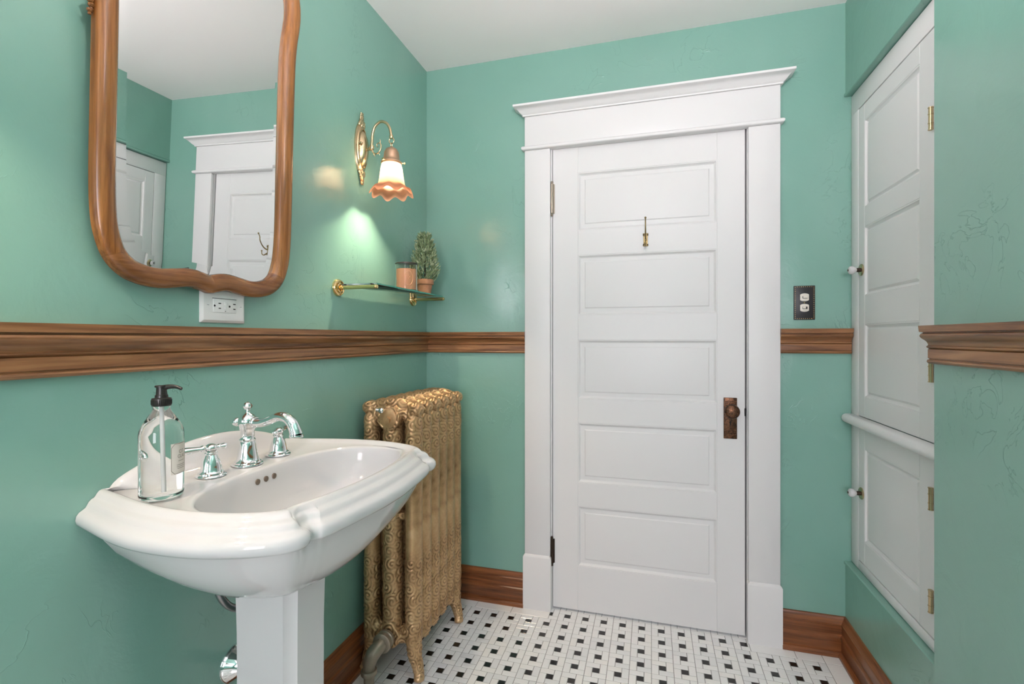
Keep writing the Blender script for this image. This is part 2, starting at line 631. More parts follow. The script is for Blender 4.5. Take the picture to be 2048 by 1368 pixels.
def panelled(parent, x0, x1, z0, z1, stl, str_, panels, thick, ax, names=('stile', 'rail', 'panel'), m='white', rec=.009, fld=.028):
    """ax(u, d, z) -> xyz where u runs across, d = depth into the leaf"""
    def bx(name, a0, a1, b0, b1):
        g = G()
        c = .0012
        v = []
        rs = []
        for d, i in ((thick, 0), (c, 0), (0, c)):
            rs.append([ax(a0 + i, d, b0 + i), ax(a1 - i, d, b0 + i), ax(a1 - i, d, b1 - i), ax(a0 + i, d, b1 - i)])
        g.rings(rs, True, True, True)
        return g.build(name, m, parent, 30)
    bx(names[0], x0, x0 + stl, z0, z1)
    bx(names[0], x1 - str_, x1, z0, z1)
    zs = [z0] + [q for p in panels for q in p] + [z1]
    for k in range(0, len(zs), 2):
        bx(names[1], x0 + stl, x1 - str_, zs[k], zs[k + 1])
    for b0, b1 in panels:
        a0, a1 = x0 + stl, x1 - str_
        g = G()
        prof = [(0, thick), (0, .0008), (.003, .0008), (.006, .0045), (.010, rec - .001), (.0125, rec), (fld, rec - .0015), (fld + .004, rec - .0045), (fld + .008, rec - .005)]
        rs = [[ax(a0 + i, d, b0 + i), ax(a1 - i, d, b0 + i), ax(a1 - i, d, b1 - i), ax(a0 + i, d, b1 - i)] for i, d in prof]
        g.rings(rs, True, True, True)
        g.build(names[2], m, parent, 12)


panelled(door, .001, door_w - .002, .009, DT - .002, .110, .102,
         [(.2005, .458), (.5600, .8165), (.9205, 1.174), (1.2818, 1.5385), (1.6453, 1.8935)], .038, lambda u, d, z: (u, YD + d, z))
# hinges on the left side
for zc, L in ((1.789, .128), (.254, .104)):
    g = G()
    h = L / 2
    g.lathe([(.0035, -h - .012), (.006, -h - .009), (.0045, -h - .003), (.0072, -h), (.0072, h), (.0045, h + .003), (.0062, h + .009), (.0035, h + .012)], (-.001, -.006, zc), 'z', 14)
    for k in (-.6, -.2, .2, .6):
        g.lathe([(.0078, k * h - .001), (.0078, k * h + .001)], (-.001, -.006, zc), 'z', 14)
    g.box((.002, -.0005, zc - h), (.010, .003, zc + h))
    g.build('hinge', 'dark_bronze' if zc < 1 else 'steel_hinge', door)
# lock plate, knob, keyhole
px0, px1, pz0, pz1 = 1.2925 - DL, 1.3420 - DL, .7830, .9460
pc = (px0 + px1) / 2
lk = bpy.data.objects.new('door_handle', None)
COL.objects.link(lk)
lk.parent = door
lk['label'] = 'ornate dark copper knob on a tall figured plate'
G().box((px0, YD - .0045, pz0), (px1, YD, pz1), .0022).build('plate', 'copper', lk)
g = G()
for zz, s in ((.930, 1), (.800, -1)):
    for kx in range(-3, 4):
        for kz in range(3):
            g.sphere((pc + kx * .0064 + (kz % 2) * .002, YD - .0045, zz - s * kz * .0075), .0032, 8, (1, .6, 1))
    for kx in (-1, 1):
        sp = [(pc + kx * (.012 + .009 * math.cos(t) * (1 - t / 9)), YD - .005, zz - s * .026 + s * .009 * math.sin(t) * (1 - t / 9)) for t in np.linspace(0, 7, 26)]
        g.tube(sp, .0012, 6)
g.build('relief', 'copper', lk)
kz_ = .897
g = G()
g.lathe([(.017, 0), (.017, .004), (.010, .008), (.009, .022), (.012, .028), (.024, .033), (.0282, .040), (.0285, .046), (.026, .052), (.0245, .0535), (.023, .0545), (.012, .0575), (0.0005, .0585)], (pc, YD - .004, kz_), '-y', 40)
g.build('knob', 'copper', lk)
g = G()
for R_, nn in ((.006, 6), (.0125, 11), (.0185, 16)):
    for k in range(nn):
        a = 2 * PI * k / nn + R_ * 90
        g.sphere((pc + R_ * math.cos(a), YD - .004 - .0585 + .0012 * (R_ / .0125) ** 2 + .0007, kz_ + R_ * math.sin(a)), .0025, 8, (1, .6, 1))
g.build('rosette', 'copper', lk)
g = G()
g.lathe([(.0042, 0), (.0042, .0006)], (pc, YD - .0043, .849), '-y', 16)
g.box((pc - .0022, YD - .0049, .8365), (pc + .0022, YD - .0043, .848))
g.build('keyhole', 'dark_void', lk)
G().box((door_w - .004, YD - .001, .875), (door_w + .0015, YD + .012, .905)).build('latch', 'dark_void', door)

# coat hook
hk = thing('coat_hook', 'brass double coat hook screwed to the white door', 'hook', (.9935, YD, 1.589))
g = G()
out = [(-.0105, -.026), (.0105, -.026), (.0115, -.021), (.0085, -.013), (.0085, .013), (.0115, .021), (.0105, .028), (-.0105, .028), (-.0115, .021), (-.0085, .013), (-.0085, -.013), (-.0115, -.021)]
g.rings([[(x, 0, z) for x, z in out], [(x, -.0025, z) for x, z in out], [(x * .85, -.0037, z * .95) for x, z in out]], True, True, True)
g.build('back_plate', 'aged_brass', hk)
for x in (-1, 1):
    for z in (-.0195, .0205):
        G().lathe([(.0030, .003), (.0030, .0042), (.0015, .005)], (x * .0080, 0, z), '-y', 10).build('screw', 'dark_bronze', hk)
g = G()
p = smoothpath([(0, -.002, .004), (0, -.020, .004), (0, -.042, .016), (0, -.060, .040), (0, -.064, .062), (0, -.072, .074)], 6)
g.tube(p, interp([.0042, .0036, .0030, .0026, .0024, .0024], len(p)), 10)
g.sphere((0, -.073, .076), .0044, 12)
g.build('prong', 'aged_brass', hk)
g = G()
p = smoothpath([(0, -.002, -.012), (0, -.016, -.020), (0, -.032, -.029), (0, -.044, -.026), (0, -.047, -.012)], 6)
g.tube(p, interp([.0040, .0034, .0028, .0024, .0022], len(p)), 10)
g.sphere((0, -.047, -.009), .0042, 12)
g.build('prong', 'aged_brass', hk)

# ------------------------------------------------------------------ built-in cabinet
cab = thing('built_in_cabinet', 'white built-in linen cabinet with porcelain knobs set in teal wall', 'cabinet', (XC, 0, 0))
fy = YN + .012
g = G()


def fbox(g, y0, y1, z0, z1, d0=0.0, d1=.028):
    g.box((d0, y0, z0), (d1, y1, z1), .0015)


g = G()
fbox(g, fy, -.003, 2.006, 2.080)
fbox(g, -.066, -.003, .353, 2.006)
fbox(g, fy, -.5725, .353, 2.006)
fbox(g, -.5725, -.066, .353, .385)
g.build('face_frame', 'white', cab)


def cdoor(z0, z1, panels, hz, kz):
    dr = bpy.data.objects.new('cabinet_door', None)
    COL.objects.link(dr)
    dr.parent = cab
    panelled(dr, -.5705, -.068, z0, z1, .090, .050, panels, .022, lambda u, d, z: (d + .0008, u, z), rec=.008, fld=.016)
    for zc in hz:
        g = G()
        g.lathe([(.0055, -.029), (.0055, .029)], (-.0040, -.5470, zc), 'z', 12)
        for q in (-.029, -.012, .012, .029):
            g.lathe([(.0064, q - .0013), (.0064, q + .0013)], (-.0040, -.5470, zc), 'z', 12)
        g.build('hinge', 'antique_brass', dr)
    g = G()
    g.lathe([(.0005, -.004), (.019, -.0035), (.021, -.002), (.021, .0008)], (0, -.094, kz), 'x', 28)
    g.build('knob_plate', 'antique_brass', dr)
    g = G()
    g.lathe([(.0075, .0), (.0075, .010), (.0060, .016)], (-.003, -.094, kz), '-x', 16)
    g.build('knob_collar', 'dark_bronze', dr)
    g = G()
    g.lathe([(.006, .010), (.007, .014), (.0125, .019), (.0150, .026), (.0140, .033), (.0090, .037), (.0045, .0378)], (-.003, -.094, kz), '-x', 24)
    g.build('knob', 'porcelain', dr)
    g = G()
    g.lathe([(.0042, .0375), (.0038, .0395), (.0005, .0402)], (-.003, -.094, kz), '-x', 12)
    g.build('knob_screw', 'dark_bronze', dr)


cdoor(.905, 2.003, [(.976, 1.231), (1.331, 1.572), (1.640, 1.945)], (1.765, 1.096), 1.424)
cdoor(.388, .868, [(.470, .795)], (.757, .485), .632)
g = G()
rr = [(.002, .870)] + [(-.0185 + .0165 * math.cos(a), .8865 + .0165 * math.sin(a)) for a in np.linspace(-PI / 2, -3 * PI / 2, 14)] + [(.002, .903)]
rb = lambda y: [(a, y, z) for a, z in rr]
g.rings([rb(fy), rb(-.012), [(a * .8, -.008, .8865 + (z - .8865) * .8) for a, z in rr]], True, True, True)
g.build('ledge', 'white', cab)

# ------------------------------------------------------------------ floor
fl = tag(G().box((-T, YB - T, -.10), (XC + .10, T, -.0012)).build('floor', 'grout', None, 0),
         'white mosaic tile floor with black dots and grey grout', 'floor', None, 'structure')
U = .0762
GX, GY = .6738, -.0390
ca, sa = math.cos(YAW), math.sin(YAW)


def proj(x, y, z=0):
    dx, dy, dz = x - CAM.x, y - CAM.y, z - CAM.z
    zz = -dx * sa + dy * ca
    if zz < .05:
        return None
    return (1024 + FPX * (dx * ca + dy * sa) / zz, HORIZON - FPX * dz / zz, zz)


tiles_w, tiles_b, border = [], [], []
u = U / 3
XF0, XF1 = GX - 7.5 * U, GX + 12.5 * U
YF1 = GY - .5 * U


def put(lst, x0, y0, x1, y1, lim):
    x0, x1 = max(x0, lim[0]), min(x1, lim[1])
    y0, y1 = max(y0, lim[2]), min(y1, lim[3])
    if x1 - x0 > .006 and y1 - y0 > .006:
        lst.append((x0, y0, x1, y1))


def block(cx, cy, lim):
    a, b_ = cx - 1.5 * u, cy - 1.5 * u
    put(tiles_w, a, b_ + 2 * u, a + 2 * u, b_ + 3 * u, lim)        # far side
    put(tiles_w, a + 2 * u, b_ + u, a + 3 * u, b_ + 3 * u, lim)    # right side
    put(tiles_w, a + u, b_, a + 3 * u, b_ + u, lim)                # near side
    put(tiles_w, a, b_, a + u, b_ + 2 * u, lim)                    # left side
    put(tiles_b, a + u, b_ + u, a + 2 * u, b_ + 2 * u, lim)


for j in range(1, 58):
    for i in range(-7, 13):
        block(GX + i * U, GY - j * U, (XF0, XF1, YB, YF1))
for j in range(-2, 1):
    for i in range(-1, 11):
        block(GX + i * U, GY - j * U, (DL - .004, DR + .006, YF1, .115))
# border tiles
xs = [.102, .2694, .4318]
x = XF0
for a, b_ in ((XF0, .2694), (.2694, .4318), (.4318, DL - .004), (DR + .006, 1.5345), (1.5345, XF1)):
    border.append((a, YF1, b_, -.004))
y = YF1
k = 0
while y > YB + .1:
    border.append((.004, y - .162, XF0, y))
    border.append((XF1, y - .162, W - .004 if y > YN else XN - .004, y))
    y -= .162
border.append((.004, YF1, XF0, -.004))
border.append((XF1, YF1, W - .004, -.012))


def tile_mesh(lw, lh):
    gp = .0010
    c = .0011
    a, b_ = lw / 2 - gp, lh / 2 - gp
    mk = lambda i, z: [(-a + i, -b_ + i, z), (a - i, -b_ + i, z), (a - i, b_ - i, z), (-a + i, b_ - i, z)]
    return [mk(0, -.003), mk(0, -.0008), mk(c, 0)]


tcache = {}


def tile_obj(r, name, m):
    lw, lh = round(r[2] - r[0], 4), round(r[3] - r[1], 4)
    key = (lw, lh, m)
    if key not in tcache:
        o = G().rings(tile_mesh(lw, lh), True, True, True).build(name, m, fl, 0)
        tcache[key] = o
    else:
        o = share(tcache[key], fl)
        o.name = name
    o.location = ((r[0] + r[2]) / 2, (r[1] + r[3]) / 2, random.uniform(-.0002, .0002))
    return o


def seen(r):
    p = proj((r[0] + r[2]) / 2, (r[1] + r[3]) / 2)
    if p is None or not (-20 < p[0] < 2068 and p[1] < 1385):
        return 0
    if p[0] < 655:
        return 0
    if r[1] > .02:
        return 0
    return (r[2] - r[0]) * (r[3] - r[1]) / p[2] ** 3


def lay(lst, name, m, cap):
    ms = m if isinstance(m, (list, tuple)) else [m]
    sc_ = sorted(((seen(r), r) for r in lst), reverse=True)
    vis = [r for s, r in sc_ if s > 0][:cap]
    vs = set(vis)
    for r in vis:
        tile_obj(r, name, random.choice(ms))
    g = G()
    for r in lst:
        if r not in vs:
            ox, oy = (r[0] + r[2]) / 2, (r[1] + r[3]) / 2
            g.rings([[(p[0] + ox, p[1] + oy, p[2]) for p in q] for q in tile_mesh(r[2] - r[0], r[3] - r[1])], True, True, True)
    if g.v:
        o = g.build(name + '_field', ms[0], fl, 0)
        o['kind'] = 'stuff'
    return len(vis)


nW = lay(tiles_w, 'white_tile', ['tile_white', 'tile_white', 'tile_white2', 'tile_white3'], 300)
nB = lay(tiles_b, 'black_tile', 'tile_black', 300)
nR = lay(border, 'border_tile', ['tile_white', 'tile_white3'], 300)
print('tiles in view', nW, nB, nR)

# ------------------------------------------------------------------ mirror
TILT = math.radians(1.6)
mir = thing('wall_mirror', 'tall mirror with a scalloped golden oak frame hanging above the sink', 'mirror', (.010, -1.192, 1.288))
mir.rotation_euler = (0, TILT, math.radians(-.5))
half = [(0, 0.000), (.022, .005), (.050, .010), (.085, .006), (.125, .001), (.165, .004), (.205, .017), (.238, .046), (.257, .090), (.265, .14), (.268, .22), (.268, .34), (.268, .46),
        (.2685, .58), (.2700, .66), (.2745, .715), (.2820, .76), (.2865, .80), (.2830, .842), (.2680, .885), (.2350, .925), (.190, .950), (.140, .962), (.095, .975), (.05, .990), (0, .995)]
half = [(a * .94, b) for a, b in half]
ctl = half + [(-a, b) for a, b in reversed(half[1:-1])]
n = len(ctl)
OUT = []
for i in range(n):
    a, b, c, d = [np.array(ctl[(i + k) % n]) for k in (-1, 0, 1, 2)]
    for k in range(7):
        t = k / 7
        OUT.append(.5 * (2 * b + (c - a) * t + (2 * a - 5 * b + 4 * c - d) * t * t + (3 * b - a - 3 * c + d) * t ** 3))
OUT = np.array(OUT)
tg = np.roll(OUT, -2, 0) - np.roll(OUT, 2, 0)
tg /= np.linalg.norm(tg, axis=1)[:, None]
NRM = np.stack([tg[:, 1], -tg[:, 0]], 1)   # outward for this winding


def off(d):
    return OUT + NRM * d


def frame_ring(prof, sl):
    rs = []
    for d, x in prof:
        q = off(-d)[sl]
        rs.append([(x, p[0], p[1]) for p in q])
    return rs


FP = [(.006, .000), (.000, .003), (.000, .016), (.003, .022), (.010, .0270), (.018, .0280), (.027, .0265), (.034, .0220), (.039, .0165), (.041, .0135), (.0415, .0105), (.0415, .004)]
N_ = len(OUT)
cut = [0, 0]
# four lengths joined at the lower and upper corners, as in the photograph
b1 = next(i for i in range(N_) if OUT[i][0] > .224 and OUT[i][1] > .04)
b2 = next(i for i in range(N_) if OUT[i][0] > 0 and OUT[i][1] > .92)
segs = [(N_ - b1, N_ + b1, 'oak_y'), (b1, b2, 'oak_z'), (b2, N_ - b2, 'oak_y'), (N_ - b2, N_ - b1, 'oak_z')]
for a, b, m in segs:
    idx = [i % N_ for i in range(a, b + 1)]
    rs = frame_ring(FP, idx)
    cross = [[rs[k][j] for k in range(len(FP))] for j in range(len(idx))]
    G().rings(cross, True, True, True).build('frame_rail', m, mir, 50)
g = G()
r0 = [(.0067, p[0], p[1]) for p in off(-.0405)]
IN_ = off(-.0620)
for _ in range(160):
    IN_ = .5 * IN_ + .25 * (np.roll(IN_, 1, 0) + np.roll(IN_, -1, 0))
r1 = [(.0073, p[0], p[1]) for p in IN_]
G().rings([r0, r1], True).build('glass_bevel', 'mirror', mir, 60)
g.add(r1 + [(.0073, 0, .5)], [(j, (j + 1) % N_, N_) for j in range(N_)])
gl = g.build('mirror_glass', 'mirror', mir, 0)
gl['label'] = 'silvered glass with a bevelled edge'
G().box((.001, -.210, .10), (.005, .210, .86)).build('backing_board', 'dark_void', mir)
g = G()
for k in range(7):
    g.sphere((.010 + random.uniform(-.004, .004), -.2540 - random.uniform(.0, .006), .505 + random.uniform(-.016, .016)), random.uniform(.0035, .0065), 8)
g.build('pivot_plug', 'oak_y', mir)

# ------------------------------------------------------------------ outlet under the mirror
oy0, oy1, oz0, oz1 = -1.2000, -1.0715, 1.2200, 1.3020
oc, ozc = (oy0 + oy1) / 2, 1.262
ol = thing('wall_outlet', 'white horizontal electrical outlet plate just below the mirror frame', 'outlet', (0, oc, ozc))
hw, hh = (oy1 - oy0) / 2, .0415
g = G()
mk = lambda i, x: [(x, -hw + i, -hh + i), (x, hw - i, -hh + i), (x, hw - i, hh - i), (x, -hw + i, hh - i)]
g.rings([mk(0, 0), mk(0, .003), mk(.006, .0068), mk(.012, .0072)], True, True, True)
g.build('cover_plate', 'white_plastic', ol, 25)
G().box((.0070, -.0335, -.0165), (.0088, .0335, .0165), .0006).build('receptacle', 'white_plastic', ol)
g = G()
g.box((.0066, -.0350, .0163), (.0074, .0350, .0178))
g.build('shadow_gap', 'dark_void', ol, 0)
for cy_ in (-.0205, .0225):
    g = G()
    g.box((.0085, cy_ + .001, .0042), (.0091, cy_ + .0085, .0066))
    g.box((.0085, cy_ + .0015, -.0078), (.0091, cy_ + .0080, -.0054))
    g.lathe([(.0024, .0), (.0024, .0006)], (.0085, cy_ - .0095, -.0008), 'x', 12)
    g.box((.0085, cy_ - .0115, -.0032), (.0091, cy_ - .0095, .0016))
    g.build('socket_slots', 'dark_void', ol)
for dz in (-.0055, .0050):
    G().box((.0085, -.0035, dz - .0040), (.0098, .0045, dz + .0040), .0006).build('test_button', 'white_plastic', ol)
G().lathe([(.0011, 0), (.0011, .0006)], (.0086, .0005, -.0130), 'x', 8).build('indicator', 'dark_void', ol)
for cy_ in (-.0475, .0475):
    g = G()
    g.lathe([(.0032, 0), (.0030, .0011), (.0005, .0014)], (.0068, cy_, 0), 'x', 14)
    s_ = g.build('screw', 'white_plastic', ol)
    G().box((.0080, cy_ - .0026, -.0003), (.0084, cy_ + .0026, .0003)).build('screw_slot', 'dark_void', s_)

# ------------------------------------------------------------------ switch plate right of the door
sw = thing('light_switch', 'black beaded double switch plate with two ivory toggles', 'switch', (1.5770, 0, 1.3170))
G().box((-.0362, -.0045, -.0650), (.0362, 0, .0650), .0018).build('plate', 'iron_plate', sw)
g = G()
for k in range(17):
    z = -.0585 + k * .117 / 16
    for x in (-.0315, .0315):
        g.sphere((x, -.0048, z), .0017, 8)
for k in range(1, 9):
    x = -.0315 + k * .063 / 9
    for z in (-.0605, .0605):
        g.sphere((x, -.0048, z), .0017, 8)
g.build('bead_border', 'brass', sw)
for zc, up in ((.0205, 1), (-.0195, 0)):
    g = G()
    o_ = []
    for k in range(40):
        a = 2 * PI * k / 40
        o_.append((max(-.0135, min(.0135, .0172 * math.cos(a))) * 1.1, .0150 * math.copysign(abs(math.sin(a)) ** .75, math.sin(a))))
    g.rings([[(x, -.0040, zc + z) for x, z in o_], [(x, -.0058, zc + z) for x, z in o_], [(x * .93, -.0066, zc + z * .93) for x, z in o_]], True, True, True)
    f_ = g.build('switch_face', 'ivory', sw)
    G().box((-.0075, -.0068, zc - .0045), (.0095, -.0064, zc + .0045)).build('slot', 'dark_void', f_)
    x0 = -.0065 if not up else -.0060
    G().box((x0, -.0105, zc - .0033), (x0 + (.0105 if not up else .0150), -.0062, zc + .0042), .001).build('toggle', 'ivory', f_)
for z in (.0005,):
    G().lathe([(.0024, 0), (.0014, .001)], (.0, -.0045, z), '-y', 10).build('screw', 'brass', sw)


# ------------------------------------------------------------------ sconces
def sconce(y0, label, visible=True):
    s = thing('wall_sconce', label, 'sconce', (0, y0, 1.868), 'brass sconces flanking the mirror')
    # oval back plate
    g = G()
    prof = [(1.0, .0), (1.0, .003), (.96, .007), (.86, .0085), (.80, .012), (.74, .013), (.70, .012), (.67, .0125), (.60, .019), (.45, .026), (.25, .0300), (.02, .0312)]
    seg = 56
    rs = []
    for k_, x in prof:
        rs.append([(x, .0365 * k_ * math.cos(2 * PI * k / seg), .0950 * k_ * math.sin(2 * PI * k / seg)) for k in range(seg)])
    g.rings(rs, True, True, True)
    g.build('back_plate', 'antique_brass', s, 30)
    g = G()
    for k in range(64):
        a = 2 * PI * k / 64
        g.sphere((.0140, .0365 * .735 * math.cos(a), .0950 * .735 * math.sin(a)), .0022, 6)
    g.build('bead_ring', 'antique_brass', s)
    for sg in (1, -1):
        g = G()
        base = .088 * sg
        for (yy, zz, r, sc) in ((0, .016, .0115, (.6, .85, 1.7)), (-.008, .008, .0085, (.7, .8, 1.5)), (.008, .008, .0085, (.7, .8, 1.5)), (0, .034, .009, (.6, .9, 1.1)),
                                (-.014, -.002, .0075, (.7, .9, 1.3)), (.014, -.002, .0075, (.7, .9, 1.3)), (0, -.004, .009, (.8, .8, 1.2))):
            g.sphere((.007, yy, base + sg * zz), r, 10, sc)
        for q in (-1, 1):
            sp = [(.010, q * (.009 + .007 * math.cos(t) * (1 - t / 10)), base + sg * (.004 + .009 * math.sin(t) * (1 - t / 10))) for t in np.linspace(0, 7.5, 24)]
            g.tube(sp, .0018, 6)
            for k in range(4):
                g.sphere((.008, q * (.0085 - k * .0012), base + sg * (.020 + k * .0065)), .0036, 8)
        g.build('leaf_crest', 'antique_brass', s)
    for yy in (-.027, .027):
        G().lathe([(.0022, 0), (.0022, .010), (.0045, .012), (.0052, .016), (.0030, .020)], (.008, yy, .010), 'x', 12).build('thumb_screw', 'antique_brass', s)
    # arm
    g = G()
    p = smoothpath([(.030, 0, -.006), (.044, 0, -.002), (.049, 0, .016), (.051, 0, .045), (.060, 0, .072), (.082, 0, .089), (.106, 0, .082), (.121, 0, .060), (.127, 0, .032)], 8)
    g.tube(p, .0050, 16)
    g.lathe([(.0075, -.006), (.0088, 0), (.0075, .006)], (.049, 0, .0), 'z', 16)
    g.lathe([(.0062, .024), (.0074, .028), (.0074, .032), (.0060, .036)], (.127, 0, 0), 'z', 16)
    g.sphere((.046, 0, -.003), .0082, 12)
    g.build('arm', 'antique_brass', s)
    g = G()
    p = smoothpath([(.049, 0, -.002), (.054, 0, -.018), (.068, 0, -.024), (.082, 0, -.014), (.086, 0, .004), (.078, 0, .014), (.069, 0, .009), (.070, 0, .001), (.076, 0, .000)], 7)
    g.tube(p, interp([.0030, .0028, .0026, .0024, .0022, .0020, .0018, .0016, .0014], len(p)), 8)
    g.tube(smoothpath([(.056, 0, -.019), (.058, 0, -.028), (.063, 0, -.034)], 5), interp([.002, .0018, .0008], 11), 6)
    g.tube(smoothpath([(.074, 0, -.021), (.079, 0, -.026), (.081, 0, -.031)], 5), interp([.002, .0016, .0007], 11), 6)
    g.tube(smoothpath([(.081, 0, .013), (.083, 0, .020), (.081, 0, .027)], 5), interp([.002, .0016, .0007], 11), 6)
    g.build('scroll', 'antique_brass', s)
    # hanging ring, link, socket cup
    g = G()
    cir = [(.128 + .0095 * math.cos(a), 0, .016 + .0095 * math.sin(a)) for a in np.linspace(0, 2 * PI, 25)]
    g.tube(cir, .0020, 8)
    cir = [(.128, .0050 * math.cos(a), .000 + .0075 * math.sin(a)) for a in np.linspace(0, 2 * PI, 21)]
    g.tube(cir, .0017, 8)
    g.build('hanging_link', 'antique_brass', s)
    X0 = .128
    g = G()
    g.lathe([(.002, -.008), (.010, -.009), (.020, -.015), (.0255, -.026), (.0275, -.042), (.0290, -.054), (.0330, -.058), (.0360, -.060), (.0370, -.064), (.0340, -.068), (.030, -.068), (.028, -.060), (.026, -.040), (.015, -.020), (.002, -.016)], (X0, 0, 0), 'z', 40, False)
    g.build('socket_cup', 'copper_fitter', s)
    for k in range(3):
        g = G()
        a = 2 * PI * k / 3 + .35
        g.lathe([(.0018, .030), (.0018, .043), (.0042, .044), (.0042, .048), (.001, .049)], (0, 0, 0), 'x', 10)
        for q in range(len(g.v) - 50, len(g.v)):
            x, y, z = g.v[q]
            g.v[q] = (X0 + x * math.cos(a) - y * math.sin(a), x * math.sin(a) + y * math.cos(a), z - .063)
        g.build('set_screw', 'brass', s)
    # ruffled bell shade: outer and inner skin
    prof = [(.0270, -.060, 0), (.0300, -.066, 0), (.0345, -.071, 0), (.0372, -.080, 0), (.0392, -.094, .0), (.0415, -.110, .0), (.0438, -.126, .02), (.0462, -.138, .06), (.0500, -.146, .20),
            (.0560, -.151, .45), (.0625, -.1545, .72), (.0685, -.1590, .92), (.0730, -.1660, 1.0), (.0745, -.1720, 1.0)]
    seg = 128
    rs = []
    th = .0022

    def ring(r, z, q):
        o = []
        for k in range(seg):
            a = 2 * PI * k / seg
            c = math.cos(8 * a + .5)
            rr_ = r + q * .0040 * c
            zz = z + q * .0075 * -c
            o.append((X0 + rr_ * math.cos(a), rr_ * math.sin(a), zz))
        return o
    rs = [ring(r, z, q) for r, z, q in prof] + [ring(r - th, z - .0004 if i == len(prof) - 1 else z, q) for i, (r, z, q) in reversed(list(enumerate(prof)))]
    g = G()
    g.rings(rs, True)
    g.build('glass_shade', 'shade', s, 60)
    g = G()
    g.lathe([(.0005, -.050), (.010, -.052), (.011, -.062), (.015, -.072), (.019, -.084), (.018, -.096), (.012, -.104), (.0005, -.108)], (X0, 0, 0), 'z', 24)
    b_ = g.build('bulb', 'bulb', s)
    return s


sconce(-.546, 'antique brass sconce with lit ruffled peach glass shade beside the oak mirror')
sconce(-1.788, 'matching brass sconce on the far side of the oak mirror')

# added uplight in a made-up bowl pendant, out of view, to brighten the ceiling
cl = thing('fill_uplight', 'added out-of-view uplight in a white bowl, brightening the ceiling', 'fill light', (1.0, -1.70, HC))
G().lathe([(.07, 0), (.07, -.010), (.05, -.025), (.012, -.030)], (0, 0, 0), 'z', 32).build('canopy', 'brass', cl)
for k in range(3):
    a = 2 * PI * k / 3 + .4
    G().tube([(.03 * math.cos(a), .03 * math.sin(a), -.025), (.160 * math.cos(a), .160 * math.sin(a), -.500)], .0022, 8).build('chain', 'brass', cl)
G().lathe([(.168, -.495), (.165, -.530), (.145, -.565), (.100, -.590), (.0005, -.600), (.0005, -.594), (.098, -.584), (.141, -.560), (.160, -.528), (.163, -.495)], (0, 0, 0), 'z', 48, False).build('shield_bowl', 'porcelain', cl)  # made-up bowl, blocks the added light from shining downward
G().sphere((0, 0, -.490), .060, 32).build('bulb', 'fill_glow', cl)

# ------------------------------------------------------------------ glass shelf
sh = thing('glass_shelf', 'small glass shelf on brass arms in the corner', 'shelf', (0, -.41, 1.352))
for yy in (-.268, .268):
    br = bpy.data.objects.new('bracket', None)
    COL.objects.link(br)
    br.parent = sh
    br.location = (0, yy, 0)
    g = G()
    g.lathe([(.0005, .0), (.029, .0), (.029, .004), (.0265, .009), (.0225, .010), (.0205, .007), (.0175, .007), (.0160, .012), (.0125, .013), (.0110, .009), (.0085, .010), (.0080, .018), (.0060, .020)], (0, 0, 0), 'x', 36)
    g.build('rosette', 'brass', br)
    g = G()
    g.lathe([(.0068, .010), (.0068, .143), (.0072, .144), (.0072, .147), (.0060, .150), (.0060, .152), (.0020, .154)], (0, 0, 0), 'x', 20)
    g.build('arm', 'brass', br)
G().box((.012, -.266, .0075), (.1480, .266, .0125), .0006).build('glass_pane', 'shelf', sh)
g = G()
g.box((.1480, -.266, .0075), (.1484, .266, .0125))
g.build('pane_edge', 'shelf_edge', sh, 0)
SHZ = 1.352 + .0126

# candle
cn = thing('jar_candle', 'peach candle in a thick glass jar with dark lid on the glass shelf', 'candle', (.090, -.366, SHZ))
R_ = .0425
g = G()
g.lathe([(.0005, 0), (R_ - .003, 0), (R_, .003), (R_, .104), (R_ - .001, .106), (R_ - .0035, .106), (R_ - .0035, .0065), (.0005, .0065)], (0, 0, 0), 'z', 48, False)
g.build('jar', 'jar', cn)
G().lathe([(.0005, .0070), (R_ - .0040, .0070), (R_ - .0040, .086), (R_ - .006, .0875), (.0005, .088)], (0, 0, 0), 'z', 48, False).build('wax', 'wax', cn)
g = G()
g.lathe([(.0005, .1065), (R_ + .0008, .1065), (R_ + .0012, .109), (R_ + .0005, .1115), (.0005, .1120)], (0, 0, 0), 'z', 48, False)
g.build('lid', 'black', cn)
g = G()
aim = math.atan2(-2.09 + .366, 1.01 - .09) + .22
pts = []
for k in range(49):
    a = 2 * PI * k / 48
    th = aim + .0165 * math.cos(a) / R_
    pts.append(((R_ + .0003) * math.cos(th), (R_ + .0003) * math.sin(th), .050 + .027 * math.sin(a)))
g.tube(pts, .0008, 6)
for (dx, dz, r) in ((0, .008, .0042), (-.003, .001, .0036), (.004, .002, .0034), (0, -.006, .004), (-.002, .015, .0022)):
    th = aim + dx / R_
    g.sphere((R_ * math.cos(th), R_ * math.sin(th), .052 + dz), r, 8, (.35, .35, 1))
e_ = g.build('embossed_oval', 'wax', cn)

